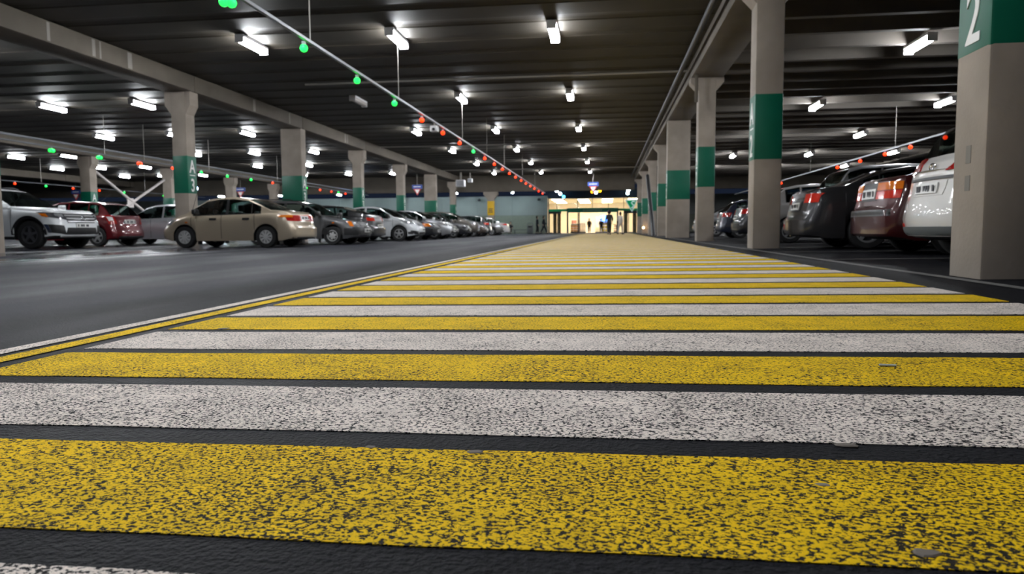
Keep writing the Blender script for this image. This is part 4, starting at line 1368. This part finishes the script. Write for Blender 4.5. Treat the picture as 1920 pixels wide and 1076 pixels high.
# second row, beyond the columns
def atlas():
    c = Car('suv', 'large white SUV with black wheels and barred grille at the left edge', (-17.82, 18.98), 0.0,
            suv(L=5.04, W=1.96, H=1.80, hood=1.17, wheel='dark', R=.40, clad=True, fa=.12, fbow=.13), paint('bright_white', (0.70, 0.72, 0.74, 1), .0))
    c.seams((-1.1, .05, 1.05), (-.85, .32), 1.0, z0=.42)
    c.mirrors(.95, 1.16)
    c.patch('grille', 'f', [(-.52, .74), (.52, .74), (.60, 1.00), (-.60, 1.00)], BLK, off=.012, nu=10)
    for i, z in enumerate((.765, .845, .925, .99)):
        c.patch('grille_bar', 'f', [(-.55, z), (.55, z), (.56, z + .028), (-.56, z + .028)], mat('bright_trim', (.8, .8, .82, 1), .3, .5), off=.035, nu=10, nv=1)
    c.sym('headlight', 'f', [(.56, .82), (.93, .90), (.95, 1.04), (.56, 1.0)], mat('smoked_lens', (0.10, 0.10, 0.11, 1), .08, .4, coat=.8), off=.016, nu=10)
    c.sym('lamp_reflector', 'f', [(.62, .90), (.80, .93), (.80, 1.0), (.62, .98)], LIGHTC, off=.022, nu=5)
    c.sym('side_reflector', 'f', [(.90, .90), (.955, .92), (.96, 1.0), (.91, .99)], AMBL, off=.024, nu=4)
    # round emblem: ring with a V over a W
    h = c.hit('f', 0, .87)[0]
    bm = bmesh.new()
    add_tube(bm, [(h.x + .06, .075 * math.cos(a), .875 + .075 * math.sin(a)) for a in [2 * PI * k / 20 for k in range(21)]], .009, 6, False)
    for pts in ([(-.035, .065), (0, .0), (.035, .065)], [(-.062, .03), (-.03, -.062), (0, -.01), (.03, -.062), (.062, .03)]):
        add_tube(bm, [(h.x + .06, p, .875 + q) for p, q in pts], .008, 6)
    mesh_obj('emblem', bm, CHROME, c.root, 50)
    c.patch('lower_grille', 'f', [(-.62, .40), (.62, .40), (.56, .60), (-.56, .60)], BLK, off=.006, nu=12)
    c.sym('air_curtain', 'f', [(.60, .40), (.92, .46), (.95, .70), (.66, .66)], BLK, off=.008, nu=8)
    c.sym('chrome_trim', 'f', [(.90, .46), (.925, .47), (.955, .70), (.93, .70)], CHROME, off=.02, nu=2)
    c.plate('f', -.02, .665)
    c.patch('skid_plate', 'f', [(-.7, .335), (.7, .335), (.7, .375), (-.7, .375)], RIM_S, off=.012, nu=10)
    for xw in c.sp['axles']:
        for sd in 'ls':
            bm = bmesh.new(); prev = None
            for k in range(19):
                a = PI * k / 18
                pr = []
                for rr in (.475, .545):
                    hh = c.hit(sd, xw + rr * math.cos(a), .40 + rr * math.sin(a))
                    if hh is None: pr = None; break
                    pr.append(bm.verts.new(hh[0] + hh[1] * .012))
                if pr and prev: bm.faces.new((prev[0], prev[1], pr[1], pr[0]))
                prev = pr
            mesh_obj('arch_trim', bm, BLK, c.root, 50)
    for sd in (-1, 1):
        tube('roof_rail', [(-1.85, sd * .66, 1.74), (-1.7, sd * .66, 1.83), (-.3, sd * .66, 1.835), (-.12, sd * .66, 1.77)], .02, RIM_D, c.root)
atlas()
def redhatch():
    c = Car('hatchback', 'dark red hatchback seen from behind, between the white SUV and the braces', (-17.9, 21.95), PI, hatch(L=4.05, W=1.70, H=1.50, R=.31), paint('wine', (0.13, 0.008, 0.013, 1), .3))
    c.seams((-.75, .1, 1.0), (-.5, .35), .86)
    c.mirrors(.85, 1.0)
    c.sym('tail_light', 'r', [(.58, .72), (.79, .72), (.80, 1.02), (.66, 1.02)], REDL, off=.014, nu=6)
    c.sym('lamp_lens', 'r', [(.68, .84), (.78, .84), (.78, .96), (.69, .96)], mat('white_lens', (.65, .6, .6, 1), .15, coat=.6), off=.024, nu=4)
    c.plate('r', -.02, .80)
    c.patch('bumper_strip', 'r', [(-.78, .50), (.78, .50), (.78, .53), (-.78, .53)], paint('wine_dark', (0.10, 0.006, 0.01, 1)), off=.012, nu=10)
    tube('antenna', [(-.9, 0, 1.47), (-1.3, 0, 1.75)], .006, BLK, c.root, 5)
    hh = c.hit('r', .28, .80)[0]
    bm = bmesh.new(); add_tube(bm, [(hh.x - .02 , .28, .80), (hh.x + .02, .28, .80)], .045, 12); mesh_obj('lock_badge', bm, CHROME, c.root, 50)
    c.patch('rear_bumper_lower', 'r', [(-.7, .27), (.7, .27), (.7, .33), (-.7, .33)], BLK, off=.008, nu=10)
redhatch()
def silver_hatch():
    c = Car('hatchback', 'silver hatchback half hidden by the A 3 column behind the beige sedan', (-16.75, 25.2), PI, hatch(L=4.2, W=1.74, H=1.50, R=.31), paint('pale_silver', (0.50, 0.51, 0.54, 1), .5))
    c.seams((-.75, .1, 1.0), (-.5, .35), .86)
    c.mirrors(.85, 1.0, BLK)
    c.sides('side_moulding', [(-.9, .52), (1.0, .52), (1.0, .57), (-.9, .57)], paint('pale_silver', (0.5, .5, .5, 1)), off=.018, nu=10)
    tail_std(c, .80, 1.0, .6, .82, .75)
    tube('antenna', [(-.9, .3, 1.47), (-1.35, .3, 1.85)], .006, BLK, c.root, 5)
silver_hatch()

# right row, tails to the crossing
def ix35():
    c = Car('suv', 'white compact SUV seen from behind, partly hidden by the nearest right column', (5.74, 8.5), 0.0, suv(L=4.41, W=1.82, H=1.66, wb=2.64, fo=.88, R=.36, hood=1.05, ra=.13, rbow=.13, zb=.23), paint('warm_white', (0.68, 0.66, 0.63, 1), .0))
    c.sym('tail_light', 'r', [(.34, 1.0), (.90, 1.0), (.90, 1.20), (.50, 1.19)], REDL, off=.014, nu=8)
    c.plate('r', 0, .82)
    c.patch('plate_recess', 'r', [(-.36, .74), (.36, .74), (.40, .90), (-.40, .90)], paint('warm_white', (0, 0, 0, 1)), off=.006, nu=8)
    c.patch('garnish', 'r', [(-.52, .915), (.52, .915), (.54, .945), (-.54, .945)], BLK, off=.02, nu=8, nv=1)
    c.patch('rear_valance', 'r', [(-.85, .28), (.85, .28), (.80, .40), (-.80, .40)], mat('grey_valance', (.10, .11, .11, 1), .5), off=.014, nu=12)
    c.sym('bumper_reflector', 'r', [(.60, .40), (.82, .42), (.82, .46), (.62, .44)], REDL, off=.018, nu=4, nv=1)
    hh = c.hit('r', 0, 1.06)[0]
    bm = bmesh.new()
    add_tube(bm, [(hh.x - .02, .075 * math.cos(a), 1.06 + .04 * math.sin(a)) for a in [2 * PI * k / 18 for k in range(19)]], .008, 6, False)
    add_tube(bm, [(hh.x - .02, -.03, 1.03), (hh.x - .02, -.02, 1.09)], .008, 6); add_tube(bm, [(hh.x - .02, .03, 1.03), (hh.x - .02, .02, 1.09)], .008, 6); add_tube(bm, [(hh.x - .02, -.03, 1.06), (hh.x - .02, .03, 1.06)], .007, 6)
    mesh_obj('emblem', bm, CHROME, c.root, 50)
    c.patch('lettering_badge', 'r', [(.34, 1.0), (.50, 1.0), (.50, 1.03), (.34, 1.03)], CHROME, off=.02, nu=3, nv=1)
    c.seams((-.95, .12, 1.05), (-.7, .35), 1.0)
    c.mirrors(.85, 1.08)
    c.front(.78, .95, .5, .86, .66, .8, .4, .5)
ix35()
def redsedan():
    c = Car('sedan', 'dark red older sedan with amber and red lights beside the white SUV', (6.0, 11.05), 0.0, sedan(L=4.42, W=1.70, H=1.46, trunk=1.10, hood=.96, R=.305, wheel='steel', tail=[(.2, -.1), (.3, 0), (.63, 0), (.68, -.05), (1.1, -.05)]), paint('maroon', (0.055, 0.006, 0.007, 1), .2))
    c.sym('tail_light', 'r', [(.28, .79), (.77, .79), (.77, .90), (.28, .90)], REDB, off=.014, nu=8)
    c.sym('turn_signal', 'r', [(.28, .91), (.77, .91), (.75, 1.02), (.28, 1.02)], AMBL, off=.014, nu=8)
    c.patch('plate_panel', 'r', [(-.28, .77), (.28, .77), (.28, 1.03), (-.28, 1.03)], BLK, off=.006, nu=6)
    c.plate('r', 0, .87, w=.50, h=.14)
    c.patch('bumper_strip', 'r', [(-.84, .57), (.84, .57), (.84, .635), (-.84, .635)], BLK, off=.012, nu=14)
    c.patch('bumper_chrome', 'r', [(-.84, .55), (.84, .55), (.84, .57), (-.84, .57)], RIM_D, off=.014, nu=14, nv=1)
    c.seams((-.95, .12, 1.1), (-.7, .35), .82, hm=BLK)
    c.mirrors(.9, .95)
    c.front(.6, .74, .4, .8, .58, .7, .35, .42)
redsedan()
def greysedan():
    c = Car('sedan', 'dark grey sedan with curved roof and red tail lights, beyond the maroon sedan', (5.78, 13.95), 0.0, sedan(L=4.6, W=1.78, H=1.46, trunk=1.09, R=.33, wb=2.65), paint('charcoal', (0.038, 0.037, 0.040, 1), .4))
    c.sym('tail_light', 'r', [(.46, .84), (.82, .84), (.82, 1.0), (.46, 1.0)], REDB, off=.014, nu=8)
    c.patch('plate_recess', 'r', [(-.34, .70), (.34, .70), (.36, .88), (-.36, .88)], BLK, off=.006, nu=6)
    c.plate('r', 0, .79, w=.5, h=.13)
    c.patch('chrome_trim', 'r', [(-.4, .92), (.4, .92), (.4, .945), (-.4, .945)], CHROME, off=.012, nu=6, nv=1)
    c.seams((-.95, .12, 1.1), (-.7, .35), .84)
    c.mirrors(.95, .95)
    c.front(.6, .74, .4, .84, .46, .72, .4, .42)
    tube('exhaust_pipe', [(-1.95, .42, .27), (-2.2, .42, .26)], .035, CHROME, c.root)
greysedan()
def minivan():
    c = Car('minivan', 'silver minivan whose roof shows above the dark grey sedan', (6.9, 16.6), 0.0, suv(L=4.6, W=1.85, H=1.72, wb=2.8, R=.33, hood=1.08, zb=.2), paint('cool_silver', (0.40, 0.41, 0.43, 1), .5))
    tail_std(c, .9, 1.3, .70, .90, .85, REDL)
    c.seams((-1.0, .1, 1.0), (-.7, .35), .95)
    c.mirrors(.9, 1.1)
    c.front(.7, .85, .5, .86, .6, .72, .4, .45)
minivan()
def whitered():
    c = Car('hatchback', 'pale hatchback with red rear lamp, glimpsed between the second and third right columns', (5.95, 19.4), 0.0, hatch(L=4.1, H=1.5), paint('ivory_grey', (0.36, 0.35, 0.34, 1), .3))
    tail_std(c, .82, 1.02, .56, .82, .75, REDB)
    c.sym('bumper_reflector', 'r', [(.3, .34), (.8, .34), (.8, .48), (.3, .48)], REDL, off=.014, nu=6)
    c.seams((-.75, .1, 1.0), (-.5, .35), .86)
    c.mirrors(.85, 1.0)
whitered()
def blackcar():
    c = Car('sedan', 'black sedan with a sloping rear window in shade behind the third right column', (6.2, 22.4), 0.0, sedan(L=4.6, H=1.45, trunk=1.05, W=1.78), paint('jet', (0.006, 0.007, 0.012, 1), .1))
    tail_std(c, .80, .95, .5, .86, .72, REDL)
    c.seams((-.95, .12, 1.1), (-.7, .35), .84)
    c.mirrors(.92, .95)
blackcar()
for kind, lab, y, sp, pc in (('hatchback', 'dark blue hatchback glimpsed between the third and fourth right columns', 28.0, hatch(), ('navy', (0.012, 0.016, 0.035, 1), .2)),
                             ('sedan', 'dim silver sedan far down the right row', 34.0, sedan(), ('dull_silver', (0.25, 0.25, 0.26, 1), .5))):
    c = Car(kind, lab, (6.3, y), 0.0, sp, paint(*pc), lod=0)
    tail_std(c, .80, .95, .5, .82, .72, REDL)
    c.mirrors(.9, .96)
# ------------------------------------------------------------------ people
SKIN = mat('skin', (0.45, 0.28, 0.20, 1), 0.6)
HAIR = mat('dark_hair', (0.02, 0.016, 0.012, 1), 0.7)
def skinned(name, verts, edges, radii, m, parent, sub=2, root=0):
    me = bpy.data.meshes.new(name)
    me.from_pydata([tuple(v) for v in verts], edges, [])
    o = bpy.data.objects.new(name + '_rig', me); COL.objects.link(o)
    o.modifiers.new('skin', 'SKIN'); su = o.modifiers.new('sub', 'SUBSURF'); su.levels = sub; su.render_levels = sub
    for i, r in enumerate(radii):
        d = me.skin_vertices[0].data[i]
        d.radius = (r, r) if not isinstance(r, tuple) else r
        d.use_root = (i == root)
    dg = bpy.context.evaluated_depsgraph_get()
    out = bpy.data.meshes.new_from_object(o.evaluated_get(dg))
    bpy.data.objects.remove(o); bpy.data.meshes.remove(me)
    out.name = name
    out.materials.clear(); out.materials.append(m)
    for p in out.polygons: p.use_smooth = True
    return link(bpy.data.objects.new(name, out), parent)

def person(label, loc, rz, top, trousers, pose='stand', h=1.74, hood=False, stride=0.0, group=None, bag=False):
    """y = facing direction; one continuous body, clothing and hair as parts"""
    x, y, z0 = loc
    r = empty('person', (x, y, z0), rz); tag(r, label, 'person', group)
    k = h / 1.74
    def S(v): return Vector(v) * k
    sit = pose == 'sit'
    hz = .47 if sit else .93
    dz = hz - .93
    P, E_, Rr = [], [], []
    def add(p, rad, par=None):
        P.append(S(p)); Rr.append(rad * k if not isinstance(rad, tuple) else (rad[0] * k, rad[1] * k))
        if par is not None: E_.append((par, len(P) - 1))
        return len(P) - 1
    pel = add((0, 0, hz), (.11, .08))
    wai = add((0, .0, 1.10 + dz), (.10, .075), pel)
    che = add((0, .01, 1.30 + dz), (.125, .09), wai)
    nec = add((0, .0, 1.47 + dz), .055, che)
    hd0 = add((0, .02, 1.56 + dz), .07, nec)
    hd1 = add((0, .03, 1.65 + dz), .082, hd0)
    hd2 = add((0, .02, 1.72 + dz), .045, hd1)
    feet = []
    for s in (-1, 1):
        sh = add((s * .17, .0, 1.40 + dz), .062, che)
        sw = stride * s * -.5
        el = add((s * .23, -.04 + sw * .35, 1.13 + dz), .045, sh)
        wr = add((s * .22, .10 + sw * .7 if not sit else .26, .92 + dz if not sit else .66), .030, el)
        hn = add((s * .215, .14 + sw * .75 if not sit else .32, .84 + dz if not sit else .62), .034, wr)
        for q in range(4):
            add((s * (.195 + .014 * q), (.16 + .006 * q) + (sw * .75 if not sit else .2), (.77 + .004 * q) + dz if not sit else .585), .011, hn)
        add((s * .18, .17 + (sw * .75 if not sit else .19), .83 + dz if not sit else .62), .012, hn)
        st = stride * s
        if sit:
            kn = add((s * .11, .42, .47), .07, pel); an = add((s * .11, .44, .09), .045, kn); to = add((s * .11, .60, .04), .04, an)
        else:
            hp = add((s * .09, 0, .86), .095, pel)
            kn = add((s * .095, .03 + st * .28, .49), .062, hp); an = add((s * .095, -.02 + st * .55, .085 + max(0, -st) * .06), .042, kn); to = add((s * .10, .15 + st * .55, .035 + max(0, -st) * .02), .036, an)
    skinned('body', P, E_, Rr, SKIN, r)
    # jacket: torso and sleeves a little larger than the body
    JP, JE, JR = [], [], []
    def ja(p, rad, par=None):
        JP.append(S(p)); JR.append((rad[0] * k, rad[1] * k) if isinstance(rad, tuple) else rad * k)
        if par is not None: JE.append((par, len(JP) - 1))
        return len(JP) - 1
    a0 = ja((0, 0, hz - .20 + (.16 if sit else 0)), (.19, .15)); a = ja((0, 0, hz + .02), (.185, .145), a0); b = ja((0, 0, 1.12 + dz), (.17, .135), a); c = ja((0, .01, 1.32 + dz), (.195, .145), b); d = ja((0, 0, 1.46 + dz), .085, c)
    for s in (-1, 1):
        sw = stride * s * -.5
        e = ja((s * .18, 0, 1.39 + dz), .082, c); f = ja((s * .235, -.04 + sw * .35, 1.13 + dz), .066, e)
        ja((s * .225, .09 + sw * .7 if not sit else .24, .94 + dz if not sit else .67), .052, f)
    skinned('jacket', JP, JE, JR, top, r, root=0)
    TP, TE, TR = [], [], []
    JP, JE, JR = TP, TE, TR
    def ta(p, rad, par=None):
        TP.append(S(p)); TR.append((rad[0] * k, rad[1] * k) if isinstance(rad, tuple) else rad * k)
        if par is not None: TE.append((par, len(TP) - 1))
        return len(TP) - 1
    a0 = ta((0, 0, hz + .12), (.13, .10)); a = ta((0, 0, hz), (.165, .125), a0)
    for s in (-1, 1):
        st = stride * s
        if sit:
            kn = ta((s * .11, .42, .47), .085, a); ta((s * .11, .44, .14), .065, kn)
        else:
            hp = ta((s * .09, 0, .84), .11, a); kn = ta((s * .095, .03 + st * .28, .49), .082, hp); ta((s * .095, -.015 + st * .53, .12 + max(0, -st) * .06), .065, kn)
    skinned('trousers', TP, TE, TR, trousers, r, root=0)
    for s in (-1, 1):
        st = 0 if sit else stride * s
        oy = .46 if sit else -.02 + st * .55
        bm = bmesh.new(); add_box(bm, s * .10 - .05, s * .10 + .05, oy - .09, oy + .19, .0 + max(0, -st) * .05, .10 + max(0, -st) * .05, .03)
        bmesh.ops.scale(bm, vec=(k, k, k), verts=bm.verts[:]); mesh_obj('shoe', bm, BLK, r, 50)
    # hair or hood, face
    hm = top if hood else HAIR
    bm = bmesh.new(); bmesh.ops.create_uvsphere(bm, u_segments=16, v_segments=10, radius=1)
    sc_ = (.105, .125, .14) if not hood else (.13, .15, .175)
    bmesh.ops.scale(bm, vec=sc_, verts=bm.verts[:])
    bmesh.ops.delete(bm, geom=[v for v in bm.verts if v.co.y > .045 and v.co.z < .05], context='VERTS')
    bmesh.ops.translate(bm, vec=(0, -.005, 1.655 + dz), verts=bm.verts[:]); bmesh.ops.scale(bm, vec=(k, k, k), verts=bm.verts[:])
    mesh_obj('hood' if hood else 'hair', bm, hm, r, 60)
    bm = bmesh.new()
    for s in (-1, 1):
        add_box(bm, s * .033 - .012, s * .033 + .012, .098, .112, 1.640 + dz, 1.652 + dz)
    add_box(bm, -.024, .024, .098, .110, 1.560 + dz, 1.567 + dz)
    bmesh.ops.scale(bm, vec=(k, k, k), verts=bm.verts[:]); mesh_obj('eyes_and_mouth', bm, HAIR, r)
    bm = bmesh.new(); add_box(bm, -.014, .014, .095, .128, 1.585 + dz, 1.630 + dz, .006)
    for s in (-1, 1): add_box(bm, s * .086 - .008, s * .086 + .008, 0, .04, 1.60 + dz, 1.655 + dz, .006)
    bmesh.ops.scale(bm, vec=(k, k, k), verts=bm.verts[:]); mesh_obj('nose_and_ears', bm, SKIN, r, 50)
    return r
CL_BLACK = mat('black_cloth', (0.008, 0.008, 0.010, 1), 0.85)
CL_DARK = mat('dark_blue_cloth', (0.014, 0.016, 0.024, 1), 0.85)
CL_GREY = mat('pale_grey_cloth', (0.42, 0.38, 0.34, 1), 0.85)
CL_BROWN = mat('brown_cloth', (0.05, 0.035, 0.028, 1), 0.85)
def gz(x, y): return fl(x, y) + 0.004
person('person in black hooded coat walking on the crossing before the shop doors', (0.27, 54.0, gz(.27, 54)), 0.15, CL_BLACK, CL_BLACK, h=1.80, hood=True, stride=.22)
person('person in pale grey clothes walking on the crossing right of the black coat', (1.12, 54.6, gz(1.12, 54.6)), -.5, CL_GREY, CL_GREY, h=1.68, stride=.42)
person('person in dark clothes by the back wall, nearer the bin', (-6.75, 70.0, fl(-6.75, 70)), -1.3, CL_DARK, CL_BLACK, h=1.74, stride=.15)
person('person in dark coat striding along the back wall next to the entrance', (-6.15, 70.6, fl(-6.15, 70.6)), -1.45, CL_DARK, CL_DARK, h=1.76, stride=.55)
person('person sitting on the bench by the back wall', (-10.25, 76.0, fl(-10.25, 76) + 0.0), PI, CL_BLACK, CL_BROWN, pose='sit', h=1.76)
person('slim person in dark clothes inside the left half of the shop doorway', (-1.85, 81.0, 0.30), PI, CL_BROWN, CL_BLACK, h=1.66, stride=.1)
person('person in long dark coat inside the shop doorway beside the yellow stand', (-0.48, 79.6, 0.30), PI, CL_BLACK, CL_BLACK, h=1.62, stride=.1)

def bench():
    x, y = -9.9, 76.25
    z = fl(x, y)
    r = empty('bench', (x, y, z)); tag(r, 'long dark bench along the back wall with a person on it', 'bench')
    for i in range(3):
        box('seat_slat', -1.7, 1.9, -.25 + .17 * i, -.11 + .17 * i, .40, .44, DARKPIPE, r)
    for xx in (-1.5, 0.1, 1.7):
        box('leg', xx - .03, xx + .03, -.2, .2, 0, .40, DARKPIPE, r)
bench()
def bin_():
    x, y = -7.95, 74.5
    z = fl(x, y)
    r = empty('trash_bin', (x, y, z)); tag(r, 'grey waste bin with arched top standing by the back wall', 'bin')
    g = mat('bin_grey', (0.16, 0.17, 0.17, 1), 0.5)
    box('body', -.30, .30, -.25, .25, .04, .88, g, r, bev=.03)
    box('base', -.26, .26, -.22, .22, 0, .05, BLK, r)
    box('opening', -.2, .2, -.262, -.24, .66, .80, BLK, r)
    bm = bmesh.new()
    add_tube(bm, [(-.28, 0, .86), (-.28, 0, 1.08), (-.22, 0, 1.16), (.22, 0, 1.16), (.28, 0, 1.08), (.28, 0, .86)], .035, 8)
    mesh_obj('hood_arch', bm, g, r, 50)
bin_()

# small litter on the asphalt
LEAF = mat('dry_litter', (0.15, 0.128, 0.11, 1), 0.8)
for k, (x, y, s, lab) in enumerate(((-0.25, 1.325, .011, 'small pale pebble on the near yellow stripe, at its far edge left of centre'), (0.42, 0.955, .013, 'pale flat stone chip low on the near yellow stripe at the right'),
                                    (0.47, 1.425, .014, 'dry pale leaf scrap on the dark gap beyond the near white stripe'), (0.85, 2.24, .013, 'bluish cigarette end on the second yellow stripe at the right'),
                                    (0.36, 1.20, .008, 'small grey stone chip near the middle right of the near yellow stripe'), (-1.75, 3.02, .02, 'pale paper scrap on the dark strip left of the crossing'),
                                    (-0.47, 1.34, .008, 'small pale grit chip at the far edge of the near yellow stripe, left'))):
    bm = bmesh.new(); n = 9
    if 'cigarette' in lab:
        add_tube(bm, [(-.022, .004, .004), (.0, 0, .004), (.024, -.003, .004)], .004, 8)
        m = mat('cigarette_paper', (.42, .45, .5, 1), .7)
    else:
        rs = [s * random.uniform(.75, 1.15) for _ in range(n)]
        lo = [bm.verts.new((rs[i] * math.cos(2 * PI * i / n) * 1.5, rs[i] * math.sin(2 * PI * i / n), 0)) for i in range(n)]
        hi = [bm.verts.new((rs[i] * .8 * math.cos(2 * PI * i / n) * 1.5, rs[i] * .8 * math.sin(2 * PI * i / n), s * .16)) for i in range(n)]
        for i in range(n): bm.faces.new((lo[i], lo[(i + 1) % n], hi[(i + 1) % n], hi[i]))
        bm.faces.new(hi); bm.faces.new(lo)
        m = LEAF if k != 4 else mat('stone_chip', (.2, .18, .17, 1), .8)
    o = mesh_obj('litter_scrap' if 'scrap' in lab or 'cig' in lab else 'stone_chip', bm, m)
    o.location = (x, y, fl(x, y) + .0025)
    tag(o, lab, 'litter')
